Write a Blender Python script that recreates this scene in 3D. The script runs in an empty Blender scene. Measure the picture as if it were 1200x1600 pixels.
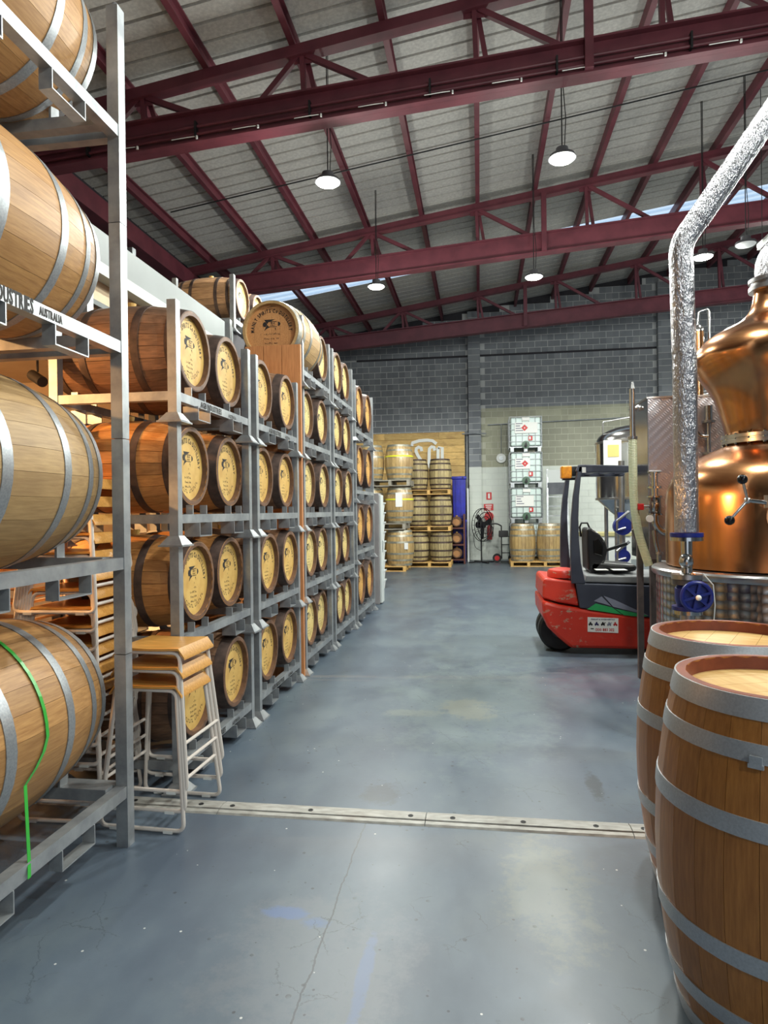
import bpy, math, random
from mathutils import Matrix, Vector, Euler
random.seed(7)
S = bpy.context.scene
COL = S.collection
PI = math.pi

# ------------------------------------------------------------------ camera, world, exposure
cam_d = bpy.data.cameras.new('camera'); cam = bpy.data.objects.new('camera', cam_d); COL.objects.link(cam)
cam_d.sensor_fit = 'VERTICAL'; cam_d.sensor_height = 36.0; cam_d.lens = 36.0 * 1020.0 / 1600.0
cam_d.clip_start = 0.05; cam_d.clip_end = 200
cam.matrix_world = (Matrix.Translation((0, 0, 1.62)) @ Matrix.Rotation(math.atan(150 / 1020), 4, 'Z')
                    @ Matrix.Rotation(PI / 2 - 0.0015, 4, 'X') @ Matrix.Rotation(-0.0125, 4, 'Z'))
S.camera = cam
S.view_settings.view_transform = 'Standard'; S.view_settings.look = 'None'
S.view_settings.gamma = 1.0; S.view_settings.use_curve_mapping = False
S.view_settings.exposure = 0.0
w = bpy.data.worlds.new('world'); S.world = w; w.use_nodes = True
bg = w.node_tree.nodes['Background']; bg.inputs[0].default_value = (0.72, 0.85, 1.0, 1); bg.inputs[1].default_value = 1.1
LAMP_W = 390.0; SPILL = .27; LAMP_COL = (0.97, 1.0, 0.93)
WARM_COL = (1.0, 0.5, 0.18)

# ------------------------------------------------------------------ helpers
def lin(c):
    return tuple((x / 255 / 12.92 if x / 255 <= .04045 else ((x / 255 + .055) / 1.055) ** 2.4) for x in c)

class MB:
    def __init__(s): s.v = []; s.f = []
    def add(s, vs, fs):
        o = len(s.v); s.v += [tuple(p) for p in vs]; s.f += [tuple(i + o for i in q) for q in fs]; return s
    def box(s, x0, x1, y0, y1, z0, z1):
        return s.add([(x0,y0,z0),(x1,y0,z0),(x1,y1,z0),(x0,y1,z0),(x0,y0,z1),(x1,y0,z1),(x1,y1,z1),(x0,y1,z1)],
                     [(0,3,2,1),(4,5,6,7),(0,1,5,4),(1,2,6,5),(2,3,7,6),(3,0,4,7)])
    def cb(s, c, d): return s.box(c[0]-d[0]/2, c[0]+d[0]/2, c[1]-d[1]/2, c[1]+d[1]/2, c[2]-d[2]/2, c[2]+d[2]/2)
    def frustum(s, c, a, b, h):   # square frustum, base half a, top half b, base centre c
        x, y, z = c
        return s.add([(x-a,y-a,z),(x+a,y-a,z),(x+a,y+a,z),(x-a,y+a,z),(x-b,y-b,z+h),(x+b,y-b,z+h),(x+b,y+b,z+h),(x-b,y+b,z+h)],
                     [(0,3,2,1),(4,5,6,7),(0,1,5,4),(1,2,6,5),(2,3,7,6),(3,0,4,7)])
    def prism(s, poly, ax, a, b):  # poly in the other two axes (in xyz order), CCW
        def P(u, v, t): return {'x': (t, u, v), 'y': (u, t, v), 'z': (u, v, t)}[ax]
        n = len(poly)
        vs = [P(u, v, a) for u, v in poly] + [P(u, v, b) for u, v in poly]
        fs = [tuple(range(n)) if ax == 'y' else tuple(range(n))[::-1], tuple(range(n, 2*n))[::-1] if ax == 'y' else tuple(range(n, 2*n))]
        for i in range(n):
            j = (i+1) % n
            fs.append((j, i, n+i, n+j) if ax == 'y' else (i, j, n+j, n+i))
        return s.add(vs, fs)
    def tube(s, pts, r, n=8, closed=False, rs=None):
        pts = [Vector(p) for p in pts]; m = len(pts); vs = []; fs = []; prev = None
        for i, p in enumerate(pts):
            if closed: t = (pts[(i+1) % m] - pts[i-1])
            else: t = pts[min(i+1, m-1)] - pts[max(i-1, 0)]
            t.normalize()
            if prev is None:
                u = t.orthogonal().normalized()
            else:
                u = (prev - t * prev.dot(t))
                u = u.normalized() if u.length > 1e-6 else t.orthogonal().normalized()
            prev = u; q = t.cross(u); rr = rs[i] if rs else r
            # mitre
            k = 1.0
            for a in range(n):
                an = 2*PI*a/n
                vs.append(p + (u*math.cos(an) + q*math.sin(an)) * rr * k)
        for i in range(m if closed else m-1):
            j = (i+1) % m
            for a in range(n):
                b = (a+1) % n
                fs.append((i*n+a, i*n+b, j*n+b, j*n+a))
        if not closed:
            fs.append(tuple(range(n))[::-1]); fs.append(tuple((m-1)*n + a for a in range(n)))
        return s.add(vs, fs)
    def bar(s, p0, p1, a, b, up=(0, 0, 1)):   # rectangular bar, a across, b along up
        p0 = Vector(p0); p1 = Vector(p1); t = (p1-p0).normalized(); up = Vector(up)
        q = t.cross(up)
        if q.length < 1e-5: q = t.orthogonal()
        q.normalize(); u = q.cross(t)
        vs = []
        for p in (p0, p1):
            for sa, sb in ((-1,-1),(1,-1),(1,1),(-1,1)): vs.append(p + q*sa*a/2 + u*sb*b/2)
        return s.add(vs, [(0,1,2,3),(7,6,5,4),(1,0,4,5),(2,1,5,6),(3,2,6,7),(0,3,7,4)])
    def lathe(s, prof, n=32, ax='z', c=(0,0,0), a0=0, a1=2*PI):  # prof [(r, t)]
        full = abs(a1-a0-2*PI) < 1e-6; k = n if full else n+1; vs = []; fs = []
        for r, t in prof:
            for i in range(k):
                an = a0 + (a1-a0)*i/n; u, v = r*math.cos(an), r*math.sin(an)
                vs.append({'z': (c[0]+u, c[1]+v, c[2]+t), 'x': (c[0]+t, c[1]+u, c[2]+v), 'y': (c[0]+v, c[1]+t, c[2]+u)}[ax])
        for j in range(len(prof)-1):
            for i in range(n):
                b = (i+1) % k
                fs.append((j*k+i, j*k+b, (j+1)*k+b, (j+1)*k+i))
        return s.add(vs, fs)
    def cyl(s, p0, p1, r, n=16, r1=None):
        return s.tube([p0, p1], r, n, rs=[r, r if r1 is None else r1])
    def ball(s, c, r, n=12, sc=(1,1,1)):
        m = n//2; vs = []; fs = []
        for j in range(m+1):
            th = PI*j/m
            for i in range(n):
                an = 2*PI*i/n
                vs.append((c[0]+sc[0]*r*math.sin(th)*math.cos(an), c[1]+sc[1]*r*math.sin(th)*math.sin(an), c[2]-sc[2]*r*math.cos(th)))
        for j in range(m):
            for i in range(n):
                b = (i+1) % n; fs.append((j*n+i, j*n+b, (j+1)*n+b, (j+1)*n+i))
        return s.add(vs, fs)
    def mesh(s, name, mat, smooth=False):
        me = bpy.data.meshes.new(name); me.from_pydata(s.v, [], s.f); me.update()
        if mat: me.materials.append(mat)
        if smooth:
            me.shade_smooth(); me.set_sharp_from_angle(angle=math.radians(38))
        return me
    def build(s, name, mat, parent=None, smooth=False, bevel=0, loc=None):
        o = bpy.data.objects.new(name, s.mesh(name, mat, smooth)); COL.objects.link(o)
        if parent: o.parent = parent
        if loc: o.location = loc
        if bevel:
            b = o.modifiers.new('bevel', 'BEVEL'); b.width = bevel; b.segments = 2; b.limit_method = 'ANGLE'
        return o

def put(name, me, parent=None, m=None, loc=None):
    o = bpy.data.objects.new(name, me); COL.objects.link(o)
    if parent: o.parent = parent
    if m is not None: o.matrix_local = m
    if loc: o.location = loc
    return o
def tag(o, label=None, cat=None, group=None, kind=None):
    if label: o['label'] = label
    if cat: o['category'] = cat
    if group: o['group'] = group
    if kind: o['kind'] = kind
    return o
def thing(name, label, cat, loc=(0,0,0), rz=0, group=None):
    o = bpy.data.objects.new(name, None); COL.objects.link(o); o.empty_display_size = .1
    o.location = loc; o.rotation_euler = (0, 0, rz)
    return tag(o, label, cat, group)
def copy_tree(o, parent=None):
    c = o.copy(); COL.objects.link(c)
    if parent: c.parent = parent
    for ch in o.children: copy_tree(ch, c)
    return c
def struct(name, o): o['kind'] = 'structure'; return o
def arc(c, r, a0, a1, n, f): return [f(c, r*math.cos(a0+(a1-a0)*i/n), r*math.sin(a0+(a1-a0)*i/n)) for i in range(n+1)]
def fillet(pts, r, n=4):
    pts = [Vector(p) for p in pts]; out = [pts[0]]
    for i in range(1, len(pts)-1):
        a = (pts[i-1]-pts[i]); b = (pts[i+1]-pts[i]); k = min(r, a.length*.49, b.length*.49)
        a.normalize(); b.normalize(); p0 = pts[i]+a*k; p1 = pts[i]+b*k
        for j in range(n+1):
            t = j/n; out.append(p0*(1-t)**2 + pts[i]*2*t*(1-t) + p1*t*t)
    return out + [pts[-1]]

# lettering: every character becomes flat mesh, laid on a line or an arc
_G = {}
def glyph(ch):
    if ch not in _G:
        cu = bpy.data.curves.new('g', 'FONT'); cu.body = ch; cu.size = 1.0; cu.resolution_u = 2; cu.offset = 0.03
        o = bpy.data.objects.new('g', cu); COL.objects.link(o)
        dg = bpy.context.evaluated_depsgraph_get(); me = o.evaluated_get(dg).to_mesh()
        vs = [tuple(v.co) for v in me.vertices]; fs = [tuple(p.vertices) for p in me.polygons]
        o.evaluated_get(dg).to_mesh_clear(); bpy.data.objects.remove(o); bpy.data.curves.remove(cu)
        xs = [p[0] for p in vs] or [0, .25]
        _G[ch] = (vs, fs, min(xs), max(xs))
    return _G[ch]
def text_line(txt, size, x=0, y=0, align='c', squeeze=1.0, gap=.09):
    W = 0; parts = []
    for ch in txt:
        if ch == ' ': W += .32; continue
        vs, fs, a, b = glyph(ch); parts.append((ch, W - a)); W += b - a + gap
    W -= gap; off = {'c': -W/2, 'l': 0, 'r': -W}[align]
    V = []; F = []
    for ch, px in parts:
        vs, fs, a, b = glyph(ch); o = len(V)
        V += [(x + (p[0]+px+off)*size*squeeze, y + p[1]*size) for p in vs]; F += [tuple(i+o for i in q) for q in fs]
    return V, F
def text_arc(txt, size, R, span, top=True, squeeze=.8, gap=.09):
    ws = []; W = 0
    for ch in txt:
        if ch == ' ': W += .35; continue
        vs, fs, a, b = glyph(ch); ws.append((ch, W, a, b)); W += b-a+gap
    V = []; F = []
    for ch, x0, a, b in ws:
        vs, fs, _, _ = glyph(ch); m = (x0 + (b-a)/2)/W - .5
        an = (PI/2 - m*span) if top else (-PI/2 + m*span); rot = an - PI/2 if top else an + PI/2
        o = len(V)
        for p in vs:
            lx = (p[0]-(a+b)/2)*size*squeeze; ly = p[1]*size
            rr = R
            V.append((rr*math.cos(an) + lx*math.cos(rot) - ly*math.sin(rot), rr*math.sin(an) + lx*math.sin(rot) + ly*math.cos(rot)))
        F += [tuple(i+o for i in q) for q in fs]
    return V, F
def flat(mb, VF, f):
    mb.add([f(*p) for p in VF[0]], VF[1]); return mb

# ------------------------------------------------------------------ materials
def nodes(name):
    m = bpy.data.materials.new(name); m.use_nodes = True; nt = m.node_tree
    return m, nt, nt.nodes['Principled BSDF']
def N(nt, t, **kw):
    n = nt.nodes.new(t)
    for k, v in kw.items():
        if k.startswith('i_'):
            n.inputs[int(k[2:]) if k[2:].isdigit() else k[2:].replace('_', ' ')].default_value = v
        else: setattr(n, k, v)
    return n
def rampn(nt, fac, stops):
    r = nt.nodes.new('ShaderNodeValToRGB'); e = r.color_ramp.elements
    while len(e) < len(stops): e.new(.5)
    for i, (p, c) in enumerate(stops):
        e[i].position = p; e[i].color = (*c, 1) if len(c) == 3 else c
    nt.links.new(fac, r.inputs[0]); return r.outputs[0]
def mixc(nt, a, b, fac, mode='MIX'):
    m = nt.nodes.new('ShaderNodeMix'); m.data_type = 'RGBA'; m.blend_type = mode
    for s, v in ((m.inputs[0], fac), (m.inputs[6], a), (m.inputs[7], b)):
        if isinstance(v, (int, float)): s.default_value = v
        elif isinstance(v, tuple): s.default_value = (*v, 1) if len(v) == 3 else v
        else: nt.links.new(v, s)
    return m.outputs[2]
def math_(nt, op, a, b=None, c=None):
    m = nt.nodes.new('ShaderNodeMath'); m.operation = op
    for s, v in zip(m.inputs, (a, b, c)):
        if v is None: continue
        if isinstance(v, (int, float)): s.default_value = v
        else: nt.links.new(v, s)
    return m.outputs[0]
def noise(nt, scale, detail=4, vec=None, sc=None, rough=.55):
    n = nt.nodes.new('ShaderNodeTexNoise'); n.inputs['Scale'].default_value = scale; n.inputs['Detail'].default_value = detail; n.inputs['Roughness'].default_value = rough
    if vec is None:
        vec = nt.nodes.new('ShaderNodeTexCoord').outputs['Object']
    if sc:
        mp = nt.nodes.new('ShaderNodeMapping'); mp.inputs['Scale'].default_value = sc; nt.links.new(vec, mp.inputs[0]); vec = mp.outputs[0]
    nt.links.new(vec, n.inputs['Vector']); return n.outputs[0]
def bump(nt, b, h, strength=.2, dist=.01):
    bp = nt.nodes.new('ShaderNodeBump'); bp.inputs['Strength'].default_value = strength; bp.inputs['Distance'].default_value = dist
    nt.links.new(h, bp.inputs['Height']); nt.links.new(bp.outputs[0], b.inputs['Normal'])
def mat(name, c1, c2=None, rough=.5, metal=0, scale=6, bmp=0, lo=.35, hi=.65, sc=None, coat=0, emit=None, es=0, alpha=1, trans=0):
    m, nt, b = nodes(name); c1 = lin(c1)
    b.inputs['Roughness'].default_value = rough; b.inputs['Metallic'].default_value = metal
    if c2 is not None or bmp:
        h = noise(nt, scale, sc=sc)
        if c2 is not None: nt.links.new(rampn(nt, h, [(lo, c1), (hi, lin(c2))]), b.inputs['Base Color'])
        else: b.inputs['Base Color'].default_value = (*c1, 1)
        if bmp: bump(nt, b, h, bmp)
    else: b.inputs['Base Color'].default_value = (*c1, 1)
    if coat: b.inputs['Coat Weight'].default_value = coat; b.inputs['Coat Roughness'].default_value = .15
    if emit: b.inputs['Emission Color'].default_value = (*lin(emit), 1); b.inputs['Emission Strength'].default_value = es
    if alpha < 1: b.inputs['Alpha'].default_value = alpha
    if trans: b.inputs['Transmission Weight'].default_value = trans
    return m
def wood(name, c1, c2, dark=None, rough=.55, amt=.5, staves=0, coat=0, grain=1.0, var=.35):
    # grain runs along local X; each stave (own object, or angle sector) gets its own tone
    m, nt, b = nodes(name); tc = nt.nodes.new('ShaderNodeTexCoord').outputs['Object']
    oi = nt.nodes.new('ShaderNodeObjectInfo'); rnd = oi.outputs['Random']
    off = nt.nodes.new('ShaderNodeVectorMath'); off.operation = 'ADD'; nt.links.new(tc, off.inputs[0])
    cx = nt.nodes.new('ShaderNodeCombineXYZ'); k = math_(nt, 'MULTIPLY', rnd, 37.0)
    for i in range(3): nt.links.new(k, cx.inputs[i])
    nt.links.new(cx.outputs[0], off.inputs[1]); vec = off.outputs[0]
    g = noise(nt, 6*grain, 6, vec, (1.2, 14, 14), .6)
    blo = noise(nt, 2.2, 3, vec, (1, 1.6, 1.6))
    col = rampn(nt, g, [(.3, lin(c2)), (.68, lin(c1))])
    t = rnd
    if staves:
        sx = nt.nodes.new('ShaderNodeSeparateXYZ'); nt.links.new(tc, sx.inputs[0])
        an = math_(nt, 'ARCTAN2', sx.outputs[1], sx.outputs[2])
        fl = math_(nt, 'FLOOR', math_(nt, 'ADD', math_(nt, 'MULTIPLY', an, staves/(2*PI)), .5))
        wn = nt.nodes.new('ShaderNodeTexWhiteNoise'); wn.noise_dimensions = '2D'; c2x = nt.nodes.new('ShaderNodeCombineXYZ')
        nt.links.new(fl, c2x.inputs[0]); nt.links.new(k, c2x.inputs[1]); nt.links.new(c2x.outputs[0], wn.inputs[0]); t = wn.outputs[0]
    val = math_(nt, 'ADD', math_(nt, 'MULTIPLY', t, var), 1 - var/2)
    hs = nt.nodes.new('ShaderNodeHueSaturation'); nt.links.new(col, hs.inputs['Color']); nt.links.new(val, hs.inputs['Value']); col = hs.outputs[0]
    if dark:
        f = rampn(nt, blo, [(.5, (0, 0, 0)), (.68, (1, 1, 1))])
        col = mixc(nt, col, lin(dark), math_(nt, 'MULTIPLY', f, amt))
    nt.links.new(col, b.inputs['Base Color']); b.inputs['Roughness'].default_value = rough
    if coat: b.inputs['Coat Weight'].default_value = coat; b.inputs['Coat Roughness'].default_value = .2
    bump(nt, b, g, .12, .004); return m

M = {}
M['galv'] = mat('galvanised_steel', (176,180,182), (146,150,155), .42, .6, 9, .02)
M['galv_hoop'] = mat('galvanised_hoop', (200,204,208), (180,184,188), .38, .4, 140, .01, .3, .7)
M['fg_hoop'] = mat('bright_galvanised_hoop', (166,170,174), (142,146,150), .42, .6, 110, .02, .3, .7)
M['dark_hoop'] = mat('rusty_dark_hoop', (92,74,66), (62,50,46), .6, .35, 14, .05)
M['grey_hoop'] = mat('weathered_hoop', (150,148,138), (112,110,104), .5, .6, 16, .03)
M['oak_new'] = wood('new_oak', (184,140,86), (150,106,60), (120,84,48), .5, .35, var=.22)
M['oak_pale'] = wood('pale_oak', (180,148,100), (152,120,78), (120,92,62), .55, .4, var=.2)
M['oak_varn'] = wood('varnished_oak', (190,128,64), (160,102,48), (120,74,36), .38, .3, coat=.15, var=.06)
M['oak_dark'] = wood('aged_oak', (146,108,80), (104,76,56), (54,40,32), .6, .7, var=.3)
M['oak_dark1'] = wood('aged_oak_body', (116,86,64), (80,58,46), (48,36,28), .6, .6, staves=24, var=.35)
M['oak_mid'] = wood('amber_oak', (196,142,82), (156,106,58), (96,64,40), .5, .5, var=.2)
M['oak_old'] = wood('weathered_oak', (180,140,100), (128,94,66), (70,52,42), .65, .7, var=.7)
M['oak_grey1'] = wood('weathered_oak_body', (190,172,124), (146,128,88), (96,82,58), .6, .6, staves=24, var=.5)
M['oak_wrap1'] = wood('wrapped_oak_body', (196,166,112), (160,132,86), (128,100,72), .35, .5, staves=24, coat=.6, var=.4)
M['head_cream'] = mat('cream_painted_head', (214,178,102), (190,148,76), .55, 0, 7, .03, .35, .7)
M['head_pale'] = mat('pale_painted_head', (216,196,132), (196,170,100), .55, 0, 7, .03, .35, .7)
M['head_amber'] = mat('amber_painted_head', (218,170,94), (188,138,68), .55, 0, 7, .03, .35, .7)
M['head_oak'] = wood('oak_head', (206,152,98), (178,122,74), (150,96,58), .5, .3, var=.15)
M['head_light'] = mat('light_oak_head', (216,182,120), (196,154,92), .4, 0, 5, .03, sc=(8,1,8))
M['chime_red'] = mat('red_brown_chime', (136,70,48), (112,54,38), .45, 0, 9)
M['chime_dark'] = mat('dark_oak_chime', (118,84,60), (86,60,44), .55, 0, 12)
M['ink'] = mat('black_stencil_ink', (32,28,26), None, .7)
M['black'] = mat('black_rubber', (24,24,26), None, .6)
M['blackgloss'] = mat('black_gloss_plastic', (14,14,16), None, .15)
M['maroon'] = mat('maroon_painted_steel', (106,50,60), (88,40,50), .5, .0, 3, .02)
M['white_tube'] = mat('white_powder_coat', (214,206,198), None, .35)
M['ply'] = wood('bent_plywood', (214,160,84), (184,128,58), None, .38, 0, coat=.2, var=.12)
M['steel'] = mat('stainless_steel', (205,205,202), (186,186,186), .16, 1, 4)
M['steel_d'] = mat('brushed_steel', (190,190,190), (160,160,162), .3, 1, 6)
M['steel_post'] = mat('dull_steel_post', (120,110,108), (98,92,92), .5, .6, 8)
M['white'] = mat('white_plastic', (226,228,224), None, .5)
M['paper'] = mat('white_paper', (232,232,228), None, .7)
M['red'] = mat('signal_red', (196,28,32), None, .45)
M['blue'] = mat('blue_plastic', (34,40,176), (24,28,140), .4, 0, 3)
M['bluepaint'] = mat('blue_painted_iron', (28,44,132), (20,30,104), .35, 0, 8)
M['pallet'] = wood('pallet_timber', (224,184,112), (196,150,84), (150,110,60), .7, .4, var=.3)
M['pallet_g'] = wood('grey_pallet_timber', (170,164,150), (128,122,110), (90,86,78), .7, .4, var=.3)
M['darkwood'] = wood('dark_stained_timber', (96,46,34), (66,30,24), None, .5, 0, var=.2)
M['orange'] = mat('orange_steel', (226,92,30), None, .45)
M['concrete'] = mat('grey_render', (96,98,104), (78,80,86), .8, 0, 3, .05)
M['dark_wall'] = mat('dark_sheet_wall', (52,50,56), (40,38,44), .8, 0, 2)
# ------------------------------------------------------------------ the setting: floor
def zt(x): return 7.88 + .145*x          # top chord centre line
def zb(x): return 6.74 + .072*x          # underside of bottom chord
def zr(x): return zt(x) + .28            # roof sheet
WEAR_SHADE = [(.26,2.85,.22,.5,(126,132,120),.5), (-.62,2.25,.42,.5,(116,120,126),.4), (-.1,5.6,.75,1.6,(108,124,126),.5), (1.05,6.2,.6,.6,(92,82,100),.6), (-.58,3.7,.14,.18,(66,68,74),.6), (.64,3.95,.05,.26,(50,52,56),.7),  # floor patches; the purple one paints in the shadow below the forklift
        (-.1,5.35,.26,.3,(140,138,118),.4), (-.55,5.2,.3,.1,(128,132,122),.35), (-.8,2.55,.1,.04,(80,112,172),.45), (-.66,2.5,.06,.04,(80,112,172),.4), (-.42,2.25,.025,.3,(82,110,164),.4), (.15,8.2,.9,2.2,(112,126,130),.45), (.9,3.2,.5,.6,(84,88,100),.35)]
m, nt, b = nodes('painted_concrete')
geo = nt.nodes.new('ShaderNodeNewGeometry').outputs['Position']
mid = noise(nt, 2.6, 5, geo, (1, .55, 1), .62); fine = noise(nt, 24, 4, geo); broad = noise(nt, .8, 5, geo, (1, .6, 1), .65)
c = rampn(nt, mid, [(.3, lin((80,92,106))), (.52, lin((90,103,116))), (.75, lin((102,114,122)))])
sxf = nt.nodes.new('ShaderNodeSeparateXYZ'); nt.links.new(geo, sxf.inputs[0])
wob = noise(nt, 3.2, 6, geo, None, .75); grit = noise(nt, 15, 5, geo, None, .75)
def spot(cx, cy, rx, ry, edge=1.35):     # a worn, stained or painted-in shade patch with a ragged edge
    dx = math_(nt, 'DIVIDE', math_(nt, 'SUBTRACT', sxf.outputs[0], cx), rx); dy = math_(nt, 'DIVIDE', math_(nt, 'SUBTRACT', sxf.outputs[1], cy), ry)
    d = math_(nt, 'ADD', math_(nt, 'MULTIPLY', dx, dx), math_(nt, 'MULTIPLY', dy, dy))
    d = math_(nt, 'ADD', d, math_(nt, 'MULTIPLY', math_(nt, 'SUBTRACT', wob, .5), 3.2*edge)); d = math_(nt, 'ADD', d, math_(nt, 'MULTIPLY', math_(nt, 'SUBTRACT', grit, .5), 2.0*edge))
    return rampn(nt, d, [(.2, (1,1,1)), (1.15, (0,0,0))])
c = mixc(nt, c, lin((74,84,100)), math_(nt, 'MULTIPLY', rampn(nt, broad, [(.34, (1,1,1)), (.5, (0,0,0))]), .7))
c = mixc(nt, c, lin((112,124,126)), math_(nt, 'MULTIPLY', rampn(nt, broad, [(.52, (0,0,0)), (.68, (1,1,1))]), .45))
for (cx, cy, rx, ry, col_, am) in WEAR_SHADE: c = mixc(nt, c, lin(col_), math_(nt, 'MULTIPLY', spot(cx, cy, rx, ry), am))
vs = nt.nodes.new('ShaderNodeTexVoronoi'); vs.inputs['Scale'].default_value = 26; vs.inputs['Randomness'].default_value = 1; nt.links.new(geo, vs.inputs['Vector'])
cell = nt.nodes.new('ShaderNodeSeparateColor'); nt.links.new(vs.outputs['Color'], cell.inputs[0])
rad = math_(nt, 'MULTIPLY', math_(nt, 'POWER', cell.outputs[0], 5), .26)
chip = math_(nt, 'MULTIPLY', math_(nt, 'LESS_THAN', math_(nt, 'ADD', vs.outputs['Distance'], math_(nt, 'MULTIPLY', math_(nt, 'SUBTRACT', grit, .5), .3)), rad), rampn(nt, wob, [(.44, (.0,.0,.0)), (.56, (1,1,1))]))
c = mixc(nt, c, lin((52,56,62)), math_(nt, 'MULTIPLY', chip, .75))
wt = math_(nt, 'MULTIPLY', math_(nt, 'GREATER_THAN', cell.outputs[1], .975), math_(nt, 'LESS_THAN', vs.outputs['Distance'], .13)); c = mixc(nt, c, lin((196,198,196)), wt)
# scratches and the old saw-cut line
for ang, sc_, th in ((.5, 5.0, .0022), (-.9, 3.4, .0018), (1.35, 2.7, .002)):
    u = math_(nt, 'ADD', math_(nt, 'MULTIPLY', sxf.outputs[0], math.cos(ang)), math_(nt, 'MULTIPLY', sxf.outputs[1], math.sin(ang)))
    u = math_(nt, 'ADD', u, math_(nt, 'MULTIPLY', wob, .16)); fr_ = math_(nt, 'ABSOLUTE', math_(nt, 'SUBTRACT', math_(nt, 'FRACT', math_(nt, 'MULTIPLY', u, sc_)), .5))
    ln = math_(nt, 'MULTIPLY', math_(nt, 'LESS_THAN', fr_, th*sc_), rampn(nt, noise(nt, 2.1, 2, geo, (1.3, .7, 1)), [(.55, (0,0,0)), (.6, (1,1,1))])); c = mixc(nt, c, lin((66,74,84)), math_(nt, 'MULTIPLY', ln, .6))
cut = math_(nt, 'ABSOLUTE', math_(nt, 'ADD', math_(nt, 'SUBTRACT', sxf.outputs[0], -.61), math_(nt, 'MULTIPLY', math_(nt, 'SUBTRACT', wob, .5), .05)))
cut = math_(nt, 'MULTIPLY', math_(nt, 'LESS_THAN', cut, .0035), math_(nt, 'LESS_THAN', sxf.outputs[1], 3.35)); c = mixc(nt, c, lin((60,64,70)), math_(nt, 'MULTIPLY', cut, .7))
nt.links.new(c, b.inputs['Base Color'])
nt.links.new(math_(nt, 'ADD', math_(nt, 'MULTIPLY', mid, .25), .24), b.inputs['Roughness'])
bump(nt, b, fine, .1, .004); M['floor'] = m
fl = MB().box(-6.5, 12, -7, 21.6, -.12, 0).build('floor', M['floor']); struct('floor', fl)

# roof: separate ribbed sheets, one run of them translucent
M['roof'] = mat('roof_sheet', (184,182,176), (164,161,157), .75, 0, 22, .02, .3, .6)
m, nt, b = nodes('translucent_sheet'); out = nt.nodes['Material Output']
tl = nt.nodes.new('ShaderNodeBsdfTranslucent'); tl.inputs[0].default_value = (.75, .86, .95, 1)
tp = nt.nodes.new('ShaderNodeBsdfTransparent'); tp.inputs[0].default_value = (.92, .96, 1, 1)
mx = nt.nodes.new('ShaderNodeMixShader'); mx.inputs[0].default_value = .55
nt.links.new(tl.outputs[0], mx.inputs[1]); nt.links.new(tp.outputs[0], mx.inputs[2]); nt.links.new(mx.outputs[0], out.inputs[0]); M['skylight'] = m
ceil = bpy.data.objects.new('ceiling', None); COL.objects.link(ceil); ceil['kind'] = 'structure'
pr = []
for k in range(3):
    for dy, dz in ((0,0),(.252,0),(.256,.06),(.292,.06)): pr.append((k*.3+dy, dz))
pr.append((.9, 0))
def sheet_mesh(mt):
    mb = MB(); vs = []; n = len(pr)
    for x in (-6.5, 12.0):
        for y, z in pr: vs.append((x, y, zr(x)+z))
    mb.add(vs, [(i, i+1, n+i+1, n+i) for i in range(n-1)])
    return mb.mesh('roof_sheet', mt)
sm, ss = sheet_mesh(M['roof']), sheet_mesh(M['skylight'])
y = -7.0
while y < 21.6:
    put('skylight_sheet' if 16.1 < y+.45 < 17.0 else 'roof_sheet', ss if 16.1 < y+.45 < 17.0 else sm, ceil, loc=(0, y, 0)); y += .9
pm = MB()
pm.bar((0, -7, .18), (0, 21.4, .18), .03, .2); pm.bar((.03, -7, .09), (.03, 21.4, .09), .075, .02); pm.bar((.03, -7, .27), (.03, 21.4, .27), .075, .02)
pme = pm.mesh('purlin', M['maroon'])
for k in range(-5, 11): put('purlin', pme, ceil, loc=(1.17*k, 0, zt(1.17*k)))
# thin tie cable under the sheets
tag(MB().tube([(-5.5, 11.2, zt(-5.5)+.02), (9, 11.2, zt(9)+.02)], .012, 6).build('tie_cable', M['black']), 'thin black cable running under the roof sheets across the purlins', 'cable')

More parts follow.
